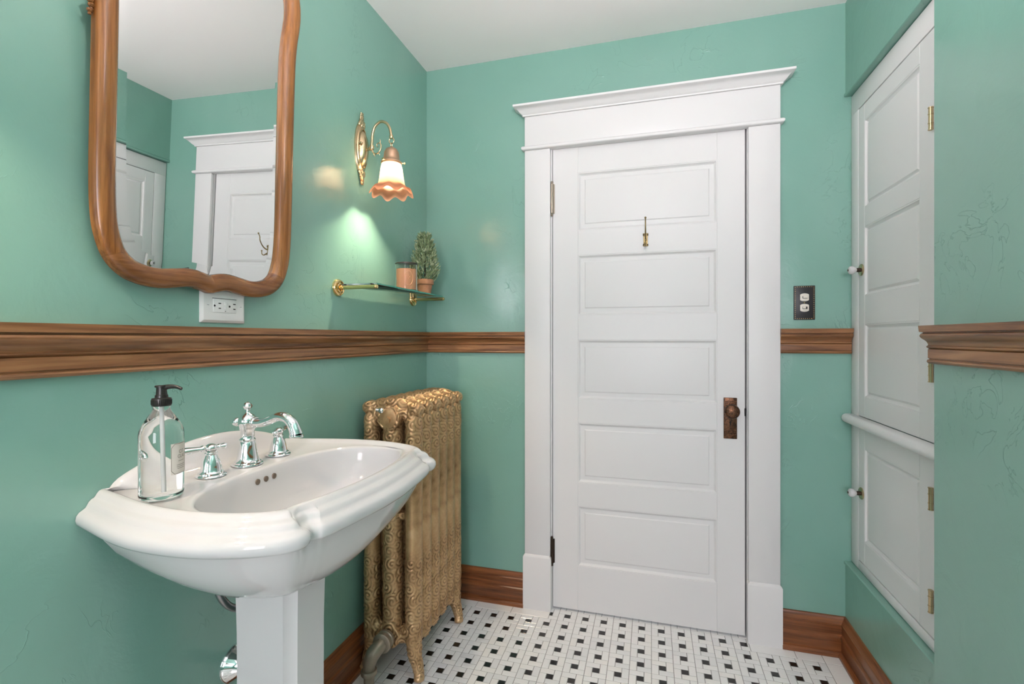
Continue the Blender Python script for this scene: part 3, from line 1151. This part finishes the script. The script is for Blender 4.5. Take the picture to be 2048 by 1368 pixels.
# potted plant
pl = thing('potted_plant', 'small bushy rosemary in a terracotta pot on the glass shelf', 'potted plant', (.080, -.185, SHZ))
g = G()
g.lathe([(.0005, 0), (.0235, 0), (.0255, .002), (.0325, .046), (.0365, .0465), (.0380, .049), (.0385, .066), (.0375, .068), (.0345, .068), (.0335, .060), (.0005, .060)], (0, 0, 0), 'z', 40, False)
g.build('pot', 'terracotta', pl)
G().lathe([(.0005, .0605), (.0330, .0605), (.0330, .063), (.0005, .066)], (0, 0, 0), 'z', 24, False).build('soil', 'soil', pl)
rnd = random.Random(3)
g = G()
st = G()
st.tube([(0, 0, .06), (.002, 0, .12), (0, .001, .22)], [.003, .0025, .001], 6)
st.build('stem', 'soil', pl)
for k in range(1500):
    h = rnd.random() ** .95
    z = .068 + .196 * h
    env = .062 * (1 - (max(0, h - .18) / .82) ** 1.6 * .62) * (.75 + .25 * min(1, h / .12))
    a = rnd.uniform(0, 2 * PI)
    r = env * (rnd.uniform(.25, 1.0) ** .6)
    bx_, by_ = r * math.cos(a), r * math.sin(a)
    L = rnd.uniform(.016, .026)
    out_ = Vector((math.cos(a), math.sin(a), 0)) * rnd.uniform(.35, 1.0)
    dv = (out_ + Vector((rnd.uniform(-.4, .4), rnd.uniform(-.4, .4), rnd.uniform(.3, 1.5)))).normalized()
    sd = dv.cross(Vector((rnd.uniform(-1, 1), rnd.uniform(-1, 1), rnd.uniform(-.3, .3)))).normalized() * rnd.uniform(.0020, .0030)
    nn_ = dv.cross(sd).normalized() * .0005
    b0 = Vector((bx_, by_, z)) - dv * L * .4
    m1 = b0 + dv * L * .55 + nn_
    tip = b0 + dv * L + nn_ * -2
    g.add([b0 + sd * .4, b0 - sd * .4, m1 + sd, m1 - sd, tip, m1 + nn_ * 2], [(0, 1, 5), (0, 5, 2), (1, 3, 5), (2, 5, 4), (5, 3, 4)])
fo = g.build('foliage', 'leaf', pl, 0)
fo['kind'] = 'stuff'
fo['label'] = 'dense narrow green leaves'

# ------------------------------------------------------------------ radiator
RX, RY0, RP, NS = .140, -.5560, .0720, 6
rad = thing('radiator', 'ornate bronze painted cast iron radiator beside the sink', 'radiator', (RX, RY0, 0))
rng = np.random.RandomState(5)
CELL = .043
jit = rng.rand(64, 64, 2)
hand = rng.choice([-1, 1], (64, 64))
phs = rng.rand(64, 64) * 6.28


def scroll(p, q):
    """raised scrolls on a jittered grid; p, q arrays of surface coordinates"""
    best = np.full(p.shape, 9.0)
    val = np.zeros(p.shape)
    ip, iq = np.floor(p / CELL).astype(int), np.floor(q / CELL).astype(int)
    for di in (-1, 0, 1):
        for dj in (-1, 0, 1):
            a, b = (ip + di) % 64, (iq + dj) % 64
            cx = (ip + di + .2 + .6 * jit[a, b, 0]) * CELL
            cy = (iq + dj + .2 + .6 * jit[a, b, 1]) * CELL
            dx, dy = p - cx, q - cy
            r = np.sqrt(dx * dx + dy * dy)
            th = np.arctan2(dy, dx) * hand[a, b]
            v = np.cos(r / .0125 * 2 * PI - th + phs[a, b])
            w_ = r < best
            best = np.where(w_, r, best)
            val = np.where(w_, v, val)
    return val * np.clip(.35 + .9 * np.sin(p * 37.0 + 2 * np.sin(q * 29.0)) ** 2, .3, 1.1)


def remeshed(g, voxel, deco, name):
    me = bpy.data.meshes.new('tmp')
    me.from_pydata(g.v, [], g.f)
    o = bpy.data.objects.new('tmp', me)
    COL.objects.link(o)
    md = o.modifiers.new('r', 'REMESH')
    md.mode = 'VOXEL'
    md.voxel_size = voxel
    dg = bpy.context.evaluated_depsgraph_get()
    dg.update()
    ev = o.evaluated_get(dg)
    nm = bpy.data.meshes.new_from_object(ev)
    bpy.data.objects.remove(o)
    nv = len(nm.vertices)
    co = np.empty(nv * 3)
    nm.vertices.foreach_get('co', co)
    co = co.reshape(-1, 3)
    # light smoothing
    ne = len(nm.edges)
    ed = np.empty(ne * 2, int)
    nm.edges.foreach_get('vertices', ed)
    ed = ed.reshape(-1, 2)
    for _ in range(4):
        acc = np.zeros_like(co)
        cnt = np.zeros(nv)
        np.add.at(acc, ed[:, 0], co[ed[:, 1]])
        np.add.at(acc, ed[:, 1], co[ed[:, 0]])
        np.add.at(cnt, ed[:, 0], 1)
        np.add.at(cnt, ed[:, 1], 1)
        co = .5 * co + .5 * acc / np.maximum(cnt, 1)[:, None]
    nm.vertices.foreach_set('co', co.ravel())
    nm.update()
    no = np.empty(nv * 3)
    nm.vertex_normals.foreach_get('vector', no)
    no = no.reshape(-1, 3)
    if deco is not None:
        co = co + no * deco(co, no)[:, None]
        nm.vertices.foreach_set('co', co.ravel())
        nm.update()
    nm.shade_smooth()
    nm.name = name
    return nm


def sm(x, a, b):
    t = np.clip((x - a) / (b - a), 0, 1)
    return t * t * (3 - 2 * t)


def rad_deco(seed):
    def f(co, no):
        x, y, z = co.T
        q = seed * .31
        s1 = scroll(x + 1 + q, z + 1)
        s2 = scroll(y + 1.4 + q, z + 1.2)
        s3 = scroll(x + 1.7, y + 1.1 + q)
        wx, wy, wz = np.abs(no.T) ** 3
        t = wx + wy + wz + 1e-6
        d = (wy * s1 + wx * s2 + wz * s3) / t
        mask = np.maximum(sm(z, .74, .80), 1 - sm(z, .38, .46))
        mask = np.where(np.abs(x) < .045, np.maximum(mask, .8), mask)
        return (.0025 - .0009 * np.abs(no[:, 0])) * d * mask
    return f


def ell_col(g, x, rx, ry, z0, z1, rnd_):
    prof = []
    for k in range(7):
        a = PI / 2 * k / 6
        prof.append((math.sin(a), z0 + rnd_ * (1 - math.cos(a))))
    for k in range(7):
        a = PI / 2 * k / 6
        prof.append((math.cos(a), z1 - rnd_ * (1 - math.sin(a))))
    rs = []
    for q, z in prof:
        q = max(q, .02)
        rs.append([(x + rx * q * math.cos(2 * PI * k / 28), ry * q * math.sin(2 * PI * k / 28), z) for k in range(28)])
    g.rings(rs, True, True, True)


def rad_section(front):
    g = G()
    for x, rx in ((-.0815, .0275), (0, .0345), (.0815, .0275)):
        ell_col(g, x, rx, .0350, .100 if x else .105, .930 if x else .940, .040)
    # arched header
    p = smoothpath([(-.0800, 0, .845), (-.0770, 0, .892), (-.055, 0, .920), (0, 0, .932), (.055, 0, .920), (.0770, 0, .892), (.0800, 0, .845)], 8)
    g.tube(p, .0265, 20)
    g.lathe([(.040, -.0365), (.043, -.034), (.043, .034), (.040, .0365)], (0, 0, .905), 'y', 32)
    # crest along the top with scrolled ends
    p = smoothpath([(-.088, 0, .938), (-.06, 0, .944), (-.02, 0, .953), (.02, 0, .953), (.06, 0, .944), (.088, 0, .938)], 6)
    g.tube(p, .018, 16)
    for sx in (-1, 1):
        g.lathe([(.010, -.0270), (.0170, -.0245), (.0225, -.0160), (.0240, 0), (.0225, .0160), (.0170, .0245), (.010, .0270)], (sx * .0905, 0, .9360), 'y', 28)
    # bottom header
    p = smoothpath([(-.080, 0, .175), (-.050, 0, .150), (0, 0, .150), (.050, 0, .150), (.080, 0, .175)], 6)
    g.tube(p, .030, 18)
    g.lathe([(.040, -.0365), (.043, -.034), (.043, .034), (.040, .0365)], (0, 0, .150), 'y', 32)
    # web joining the columns half way up
    p = [(-.080, 0, .560), (.080, 0, .560)]
    g.tube(p, .014, 12)
    return g


mesh_a = remeshed(rad_section(True), .0030, rad_deco(1), 'section')
mesh_b = mesh_a
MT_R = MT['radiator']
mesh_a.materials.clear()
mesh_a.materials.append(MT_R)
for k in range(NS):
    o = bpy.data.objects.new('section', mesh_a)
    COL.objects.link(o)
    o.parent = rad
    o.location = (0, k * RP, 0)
g = G()
p = smoothpath([(.080, 0, .185), (.083, -.002, .125), (.086, -.003, .085), (.096, -.004, .050), (.104, -.007, .022), (.106, -.010, .001)], 6)
g.tube(p, interp([.026, .027, .025, .020, .0175, .019], len(p)), 18)
g.sphere((.107, -.012, .014), .0185, 14, (1, 1.15, .74))
leg = remeshed(g, .0026, lambda co, no: .0013 * scroll(co[:, 0] + co[:, 1] + 1, co[:, 2] + 1) * sm(co[:, 2], .012, .03), 'leg')
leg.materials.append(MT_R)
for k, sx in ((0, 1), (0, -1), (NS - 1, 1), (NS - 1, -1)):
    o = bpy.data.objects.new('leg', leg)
    COL.objects.link(o)
    o.parent = rad
    o.location = (0, k * RP, 0)
    o.scale = (sx, 1, 1)
# hub plug and air valve on the end section
g = G()
g.lathe([(.034, .034), (.033, .038), (.028, .0395), (.0005, .0405)], (0, 0, .905), '-y', 32)
hexr = [(.0135 * math.cos(PI / 3 * k + .3), .0135 * math.sin(PI / 3 * k + .3)) for k in range(6)]
g.rings([[(x, -.038, .900 + z) for x, z in hexr], [(x, -.049, .900 + z) for x, z in hexr]], True, True, True)
g.build('hub_plug', 'radiator', rad)
g = G()
g.lathe([(.0065, .030), (.0065, .046), (.0095, .047), (.0095, .056), (.0060, .060), (.001, .061)], (-.016, 0, .934), '-y', 16)
g.tube([(-.016, -.051, .934), (-.034, -.056, .936)], [.0055, .0060], 12)
g.lathe([(.0030, .0), (.0030, .0006)], (-.016, -.0606, .934), '-y', 10)
g.build('air_valve', 'chrome', rad)
for k in range(NS - 1):
    G().lathe([(.024, -.010), (.024, .010)], (0, (k + .5) * RP, .150), 'y', 20).build('nipple', 'radiator', rad)

# supply pipe with union
pp = thing('supply_pipe', 'bronze painted steam pipe elbow rising from the floor to the radiator', 'pipe', (RX, RY0 - .042, 0))
g = G()
g.lathe([(.026, 0), (.031, .003), (.031, .013), (.027, .016), (.027, .022), (.033, .024), (.033, .036), (.026, .040)], (0, 0, .150), '-y', 8 * 4)
g.build('union_nut', 'pipe', pp)
g = G()
p = smoothpath([(0, -.022, .150), (-.003, -.044, .147), (-.014, -.062, .132), (-.024, -.069, .106), (-.026, -.070, .070), (-.026, -.070, .012)], 6)
g.tube(p, interp([.0205, .022, .0245, .023, .0175, .0165], len(p)), 20)
g.build('elbow', 'pipe', pp)
G().lathe([(.0245, .066), (.0265, .069), (.0265, .079), (.0245, .082)], (-.026, -.070, 0), 'z', 24).build('collar', 'pipe', pp)
G().lathe([(.034, 0), (.034, .003), (.028, .008), (.019, .012)], (-.026, -.070, 0), 'z', 32).build('floor_flange', 'pipe', pp)

# ------------------------------------------------------------------ pedestal sink
YC = -1.165
snk = thing('pedestal_sink', 'white porcelain pedestal sink with stepped rim', 'sink', (.001, YC, 0))
hp = [(.0, .290), (.05, .305), (.12, .325), (.18, .337), (.235, .341), (.29, .339), (.34, .331), (.385, .317), (.42, .301), (.448, .282), (.464, .262), (.468, .243), (.463, .231), (.4585, .2245), (.464, .2165),
      (.4735, .203), (.483, .150), (.490, .09), (.4945, .04), (.4955, 0)]
# dense half outline (front portion, rim), ordered from wall (-v) over the front to wall (+v)
hd = smoothpath([(a, b, 0) for a, b in hp], 9)
hd = [(p.x, p.y) for p in hd]
front = [(a, -b) for a, b in hd] + [(a, b) for a, b in reversed(hd[:-1])]
nb = 60
back = [(0.0, .290 - .580 * k / nb) for k in range(1, nb)]
PL = np.array(front + back)
NF = len(front)
NP = len(PL)
tg = np.roll(PL, -1, 0) - np.roll(PL, 1, 0)
tg /= np.linalg.norm(tg, axis=1)[:, None]
INW = np.stack([-tg[:, 1], tg[:, 0]], 1)
if (INW[NF // 2] @ np.array([-1, 0])) < 0:
    INW = -INW
INW2 = INW.copy()
dist = np.cumsum(np.r_[0, np.linalg.norm(np.diff(PL[:NF], axis=0), axis=1)])
dw = np.minimum(dist, dist[-1] - dist)
for i in range(NF):                      # the rim runs square into the wall
    e = min(1, dw[i] / .06)
    v = INW[i] * e + np.array([0, -np.sign(PL[i, 1])]) * (1 - e)
    INW2[i] = v / np.linalg.norm(v)
PLS = PL.copy()
for _ in range(220):
    PLS[1:NF - 1] = .5 * PLS[1:NF - 1] + .25 * (PLS[:NF - 2] + PLS[2:NF])
ts = np.roll(PLS, -1, 0) - np.roll(PLS, 1, 0)
ts /= np.linalg.norm(ts, axis=1)[:, None]
INS = np.stack([-ts[:, 1], ts[:, 0]], 1)
if (INS[NF // 2] @ np.array([-1, 0])) < 0:
    INS = -INS
for i in range(NF):
    e = min(1, dw[i] / .06)
    v = INS[i] * e + np.array([0, -np.sign(PL[i, 1])]) * (1 - e)
    INS[i] = v / np.linalg.norm(v)
ARCH_H = .060
arch = np.where(np.abs(PL[:, 1]) < .262, np.cos(PI / 2 * np.clip(np.abs(PL[:, 1] + .0) / .262, 0, 1)) ** .7, 0) * ARCH_H
ZR = .884
RIM = [(.022, .834), (.014, .833), (.007, .8355), (.002, .841), (0, .8485), (.0015, .8560), (.006, .8615), (.012, .8645), (.0165, .8670), (.0190, .8705),
       (.0220, .8760), (.0265, .8800), (.0310, .8815), (.0335, .8840), (.0360, .8880), (.0400, .8920), (.0450, .8935), (.0510, .8915), (.0570, .8870), (.0630, .8840)]
nrk = len(RIM)
WALLP = []
for k in range(nrk):
    t = k / (nrk - 1)
    if k < 12:
        WALLP.append((.0, .836 + (.893 - .836) * k / 12, 0 if k < 10 else .6 if k == 10 else .85))
    else:
        WALLP.append(((0, .004, .010, .017, .023, .030, .040, .052)[k - 12], (.893, .893, .893, .892, .890, .8870, .8848, .884)[k - 12], (.95, 1.0, .98, .75, .42, .14, .03, 0)[k - 12]))
rings_ = []
for k in range(nrk):
    o, z = RIM[k]
    ow, zw, ah = WALLP[k]
    q = min(1, max(0, (o - .020) / .020))
    q = q * q * (3 - 2 * q)
    xy = (PL + INW2 * o) * (1 - q) + (PLS + INS * o) * q
    zz = np.full(NP, z)
    for i in range(NF, NP):
        v = PL[i, 1] * (.290 - o) / .290
        e = min(1, (.290 - o - abs(v)) / .045)
        e = e * e * (3 - 2 * e)
        xy[i] = (ow * e, v)
        zz[i] = z * (1 - e) + e * zw + ah * arch[i]
    rings_.append(np.c_[xy, zz])
# under bowl
PEDC = np.array([.228, -.022])


def ped_outline(scale=1.0):
    """octagonal plan with shallow steps, sampled by angle about PEDC"""
    hx, hy, ch = .070 * scale, .0635 * scale, .020 * scale
    P_ = [(-hx, -hy), (hx - ch, -hy), (hx - ch + .003, -hy + .006), (hx - .006, -hy + ch - .003), (hx, -hy + ch), (hx, hy - ch), (hx - .006, hy - ch + .003), (hx - ch + .003, hy - .006), (hx - ch, hy), (-hx, hy)]
    return np.array(P_)


def ray_poly(poly, ang):
    d = np.array([math.cos(ang), math.sin(ang)])
    best = 0
    for i in range(len(poly)):
        a, b = poly[i], poly[(i + 1) % len(poly)]
        e = b - a
        den = d[0] * e[1] - d[1] * e[0]
        if abs(den) < 1e-12:
            continue
        t = (a[0] * e[1] - a[1] * e[0]) / den
        s = (a[0] * d[1] - a[1] * d[0]) / den
        if t > 0 and -1e-9 <= s <= 1 + 1e-9:
            best = max(best, t)
    return d * best


base = rings_[0][:, :2]
soft = base.copy()
for _ in range(700):
    soft[1:NF - 1] = .5 * soft[1:NF - 1] + .25 * (soft[:NF - 2] + soft[2:NF])
ang = np.arctan2(base[:, 1] - PEDC[1], base[:, 0] - PEDC[0])
po = ped_outline(1.06)
tgt = np.array([PEDC + ray_poly(po, a) for a in ang])
ell = np.array([PEDC + np.array([.085 * math.cos(a), .078 * math.sin(a)]) for a in ang])
und = []
for s, dz in ((.02, .002), (.035, .010), (.08, .034), (.16, .064), (.27, .092), (.40, .117), (.54, .138), (.70, .154), (.85, .164), (.97, .171), (1.0, .178)):
    q = min(1, s / .05)
    t_ = ell * (1 - max(0, s - .6) / .4) + tgt * (max(0, s - .6) / .4)
    xy = (base * (1 - q) + soft * q) * (1 - s) + t_ * s
    und.append(np.c_[xy, np.full(NP, .8355 - dz)])
# basin
BC = np.array([.312, .0])
inner = rings_[-1][:, :2]
ang = np.arctan2(inner[:, 1] - BC[1], inner[:, 0] - BC[0])


def basin_r(a, k=1.0):
    c, s = math.cos(a), math.sin(a)
    au = .106 if c > 0 else .160
    av = .262
    e = 2.5 if c > 0 else 2.7
    r = (abs(c / au) ** e + abs(s / av) ** e) ** (-1 / e)
    return r


br_ = np.array([basin_r(a) for a in ang])
dirs = np.c_[np.cos(ang), np.sin(ang)]
ins = []
for dr_, z in ((.014, .8836), (.007, .8830), (.002, .8810), (0, .8780)):
    ins.append(np.c_[BC + dirs * (br_ + dr_)[:, None], np.full(NP, z)])
BC2 = np.array([.285, .0])
for k, (s, dz) in enumerate(((.985, .012), (.965, .030), (.935, .052), (.885, .075), (.81, .097), (.70, .113), (.55, .124), (.38, .130), (.20, .133), (.07, .134))):
    cc = BC * s + BC2 * (1 - s)
    ins.append(np.c_[cc + dirs * (br_ * s)[:, None], np.full(NP, .8780 - dz)])
allr = list(reversed(und)) + rings_ + ins
g = G()
g.rings([[tuple(p) for p in r] for r in allr], True, True, True)
bowl = g.build('basin', 'porcelain', snk, 55)
# overflow holes and drain
for dy in (-.0250, 0, .0250):
    G().lathe([(.0065, -.0015), (.0065, .0022), (.0060, .0026), (.0005, .0024)], (.1550, .001 + dy, .8570), 'x', 18).build('overflow_hole', 'hole', snk)
G().lathe([(.001, .737), (.022, .737), (.023, .739), (.018, .7405), (.016, .739), (.001, .7395)], (.285, 0, 0), 'z', 28, False).build('drain', 'chrome', snk)
# pedestal column
g = G()
rs = []
for z, sc_ in ((0, 1.42), (.03, 1.42), (.045, 1.34), (.075, 1.30), (.10, 1.15), (.14, 1.06), (.25, 1.01), (.40, .985), (.55, .99), (.62, 1.01), (.668, 1.03)):
    o_ = ped_outline(1.0)
    rs.append([(PEDC[0] + p[0] * sc_, PEDC[1] + p[1] * sc_, z) for p in o_])
g.rings(rs, True, True, True)
g.build('pedestal', 'porcelain', snk, 22)

# faucet
DZ = .8846
FX, FY = .097, -1.157
fa = thing('faucet', 'polished chrome widespread faucet with two lever handles on the sink deck', 'faucet', (FX, FY, DZ))
fa.scale = (1, 1, .92)
g = G()
g.lathe([(.0005, 0), (.0330, 0), (.0345, .002), (.0340, .004), (.0300, .006), (.0295, .009), (.0265, .011), (.0240, .014), (.0225, .020), (.0205, .034), (.0180, .050), (.0165, .058), (.0155, .060), (.0175, .062), (.0175, .065), (.0155, .067),
         (.0148, .072), (.0150, .088), (.0170, .091), (.0170, .094), (.0180, .098), (.0205, .106), (.0205, .114), (.0180, .122), (.0130, .128), (.0070, .1315), (.0050, .134), (.0045, .138)], (0, 0, 0), 'z', 40, False)
g.build('body', 'chrome', fa)
g = G()
p = smoothpath([(.010, 0, .110), (.026, 0, .1085), (.045, 0, .110), (.066, 0, .118), (.088, 0, .127), (.108, 0, .126), (.124, 0, .115), (.133, 0, .098), (.137, 0, .085)], 7)
g.tube(p, interp([.0125, .0120, .0105, .0105, .0110, .0118, .0125, .0132, .0140], len(p)), 24)
g.lathe([(.0135, .0), (.0145, .002), (.0145, .004), (.0130, .006)], (.019, 0, .109), 'x', 24)
g.lathe([(.0150, .078), (.0155, .081), (.0150, .085)], (.1375, 0, 0), 'z', 24)
g.build('spout', 'chrome', fa)
g = G()
g.lathe([(.0045, .136), (.0050, .140), (.0085, .145), (.0105, .150), (.0090, .155), (.0055, .159), (.0005, .161)], (0, 0, 0), 'z', 10, False)
g.build('finial', 'chrome', fa, 20)
g = G()
g.lathe([(.0055, .016), (.0055, .022), (.0100, .025), (.0118, .030), (.0105, .035), (.0050, .038), (.0005, .0385)], (0, 0, .108), '-x', 20, False)
g.build('diverter_knob', 'chrome', fa)


def handle(y, sgn, label):
    h = bpy.data.objects.new('handle', None)
    COL.objects.link(h)
    h.parent = fa
    h.location = (0, y - FY, 0)
    g = G()
    g.lathe([(.0005, 0), (.0285, 0), (.0298, .002), (.0290, .004), (.0255, .006), (.0250, .009), (.0225, .011), (.0210, .015), (.0195, .024), (.0165, .037), (.0120, .047), (.0108, .050), (.0125, .0515), (.0125, .0545), (.0105, .056), (.0105, .060)], (0, 0, 0), 'z', 36, False)
    g.build('base', 'chrome', h)
    d = Vector((-.42, sgn * .90, 0)).normalized()
    hub = Vector((0, 0, .0660))
    g = G()
    g.sphere(tuple(hub), .0120, 20, (1, 1, .85))
    g.build('hub', 'chrome', h)
    g = G()
    ps = [hub + d * t for t in (.006, .012, .015, .018, .021, .030, .045, .060, .068, .072)]
    g.tube(ps, [.0060, .0058, .0080, .0080, .0060, .0068, .0085, .0088, .0070, .0020], 18)
    g.build('lever', 'chrome', h)
    g = G()
    ps = [hub - d * t for t in (.006, .012, .015, .018, .022, .026, .030, .0315)]
    g.tube(ps, [.0060, .0050, .0068, .0050, .0062, .0072, .0050, .0010], 18)
    g.build('stub', 'chrome', h)


handle(FY - .099, -1, 'chrome lever handle on the sink deck next to the soap bottle')
handle(FY + .099, 1, 'chrome lever handle on the sink deck on the radiator side')

# braided hose and drain escutcheon seen beside the pedestal
hs = smoothpath([(.098, YC - .076, .652), (.098, YC - .072, .620), (.100, YC - .050, .582), (.100, YC - .012, .555), (.090, YC + .030, .545), (.06, YC + .06, .545), (.012, YC + .075, .545)], 8)
tag(G().tube(hs, .0080, 14).build('supply_hose', 'hose', None), 'braided steel supply hose curving behind the pedestal', 'hose')
dt = thing('drain_pipe', 'chrome drain pipe with flared wall flange beside the pedestal', 'pipe', (0, -1.097, .360))
G().lathe([(.0005, 0), (.0490, 0), (.0490, .004), (.0440, .010), (.0340, .022), (.0270, .034), (.0235, .042), (.0225, .046), (.0190, .046)], (0, 0, 0), 'x', 44, False).build('wall_flange', 'chrome', dt)
G().lathe([(.0180, .002), (.0180, .150)], (0, 0, 0), 'x', 28).build('pipe', 'chrome', dt)

# ------------------------------------------------------------------ soap bottle
BX, BY = .132, -1.395
sb = thing('soap_bottle', 'clear glass soap bottle with black pump on the sink deck', 'soap bottle', (BX, BY, DZ + .0022))
sb.scale = (.86, .86, .955)
g = G()
g.lathe([(.0005, .004), (.030, .002), (.036, .0), (.0400, .003), (.0415, .008), (.0415, .124), (.0400, .132), (.0340, .144), (.0250, .158), (.0185, .166), (.0160, .171), (.0155, .180), (.0005, .180)], (0, 0, 0), 'z', 56, False)
g.build('bottle', 'glass', sb, 40)
g = G()
g.lathe([(.0005, .178), (.0180, .178), (.0185, .180), (.0185, .191), (.0178, .193), (.0125, .194), (.0120, .199), (.0105, .200), (.0098, .208), (.0095, .214), (.0125, .2145), (.0125, .2175), (.0005, .218)], (0, 0, 0), 'z', 36, False)
for k in range(36):
    a = 2 * PI * k / 36
    g.box((.0183 * math.cos(a) - .0006, .0183 * math.sin(a) - .0006, .181), (.0183 * math.cos(a) + .0006, .0183 * math.sin(a) + .0006, .190))
pm = g.build('pump_cap', 'black', sb)
dv = Vector((.9616, .2744, 0))
g = G()
ps = smoothpath([dv * .004 + Vector((0, 0, .213)), dv * .018 + Vector((0, 0, .2155)), dv * .032 + Vector((0, 0, .215)), dv * .044 + Vector((0, 0, .211))], 5)
g.tube([tuple(p) for p in ps], interp([.0055, .0045, .0036, .0030], len(ps)), 12)
g.build('spout', 'black', pm)
g = G()
g.tube([(0, 0, .176), (.001, .001, .10), (.002, .002, .012)], .0032, 10)
g.build('dip_tube', 'tube', sb)
# printed label on the side turned to the basin
RL = .04165
aL0 = .33
aw, lz0, lz1 = .60, .046, .106


def lab(a, z, r=RL):
    return (r * math.cos(a), r * math.sin(a), z)


g = G()
nL = 16
for k in range(nL + 1):
    a = aL0 - aw + 2 * aw * k / nL
g.rings([[lab(aL0 - aw + 2 * aw * k / nL, z) for k in range(nL + 1)] for z in (lz0, lz1)], False)
lb = g.build('label', 'label', sb)
g = G()
ins_ = .004 / RL
rect = []
c_ = .007
for (sa_, sz) in ((-1, -1), (1, -1), (1, 1), (-1, 1)):
    pass
path = [(-aw + .02 + c_ / RL, lz0 + .001), (aw - .02 - c_ / RL, lz0 + .001), (aw - .02, lz0 + .001 + c_), (aw - .02, lz1 - .001 - c_), (aw - .02 - c_ / RL, lz1 - .001), (-aw + .02 + c_ / RL, lz1 - .001), (-aw + .02, lz1 - .001 - c_), (-aw + .02, lz0 + .001 + c_)]
dense = []
for i in range(len(path)):
    a, b = path[i], path[(i + 1) % len(path)]
    for k in range(8):
        dense.append((a[0] + (b[0] - a[0]) * k / 8, a[1] + (b[1] - a[1]) * k / 8))
dense.append(dense[0])
g.tube([lab(aL0 + a, z, RL + .0001) for a, z in dense], .00045, 5)
g.build('label_border', 'print', lb)


def label_text(txt, size, z):
    cu = bpy.data.curves.new('text', 'FONT')
    cu.body = txt
    cu.size = size
    cu.align_x = 'CENTER'
    o = bpy.data.objects.new('tmp_text', cu)
    COL.objects.link(o)
    dg = bpy.context.evaluated_depsgraph_get()
    dg.update()
    me = bpy.data.meshes.new_from_object(o.evaluated_get(dg))
    bpy.data.objects.remove(o)
    for v in me.vertices:
        a = aL0 + v.co.x / RL
        v.co = lab(a, z + v.co.y, RL + .0003)
    me.materials.clear()
    me.materials.append(MT['print'])
    ob = bpy.data.objects.new('label_text', me)
    COL.objects.link(ob)
    ob.parent = lb


label_text('CIT', .0095, .0860)
label_text('CLAS', .0095, .0770)
g = G()
for z, hw_ in ((.0710, .20), (.0635, .30), (.0600, .30), (.0565, .26)):
    g.tube([lab(aL0 + t, z, RL + .0001) for t in np.linspace(-hw_, hw_, 8)], .0004, 5)
g.build('small_print', 'print', lb)
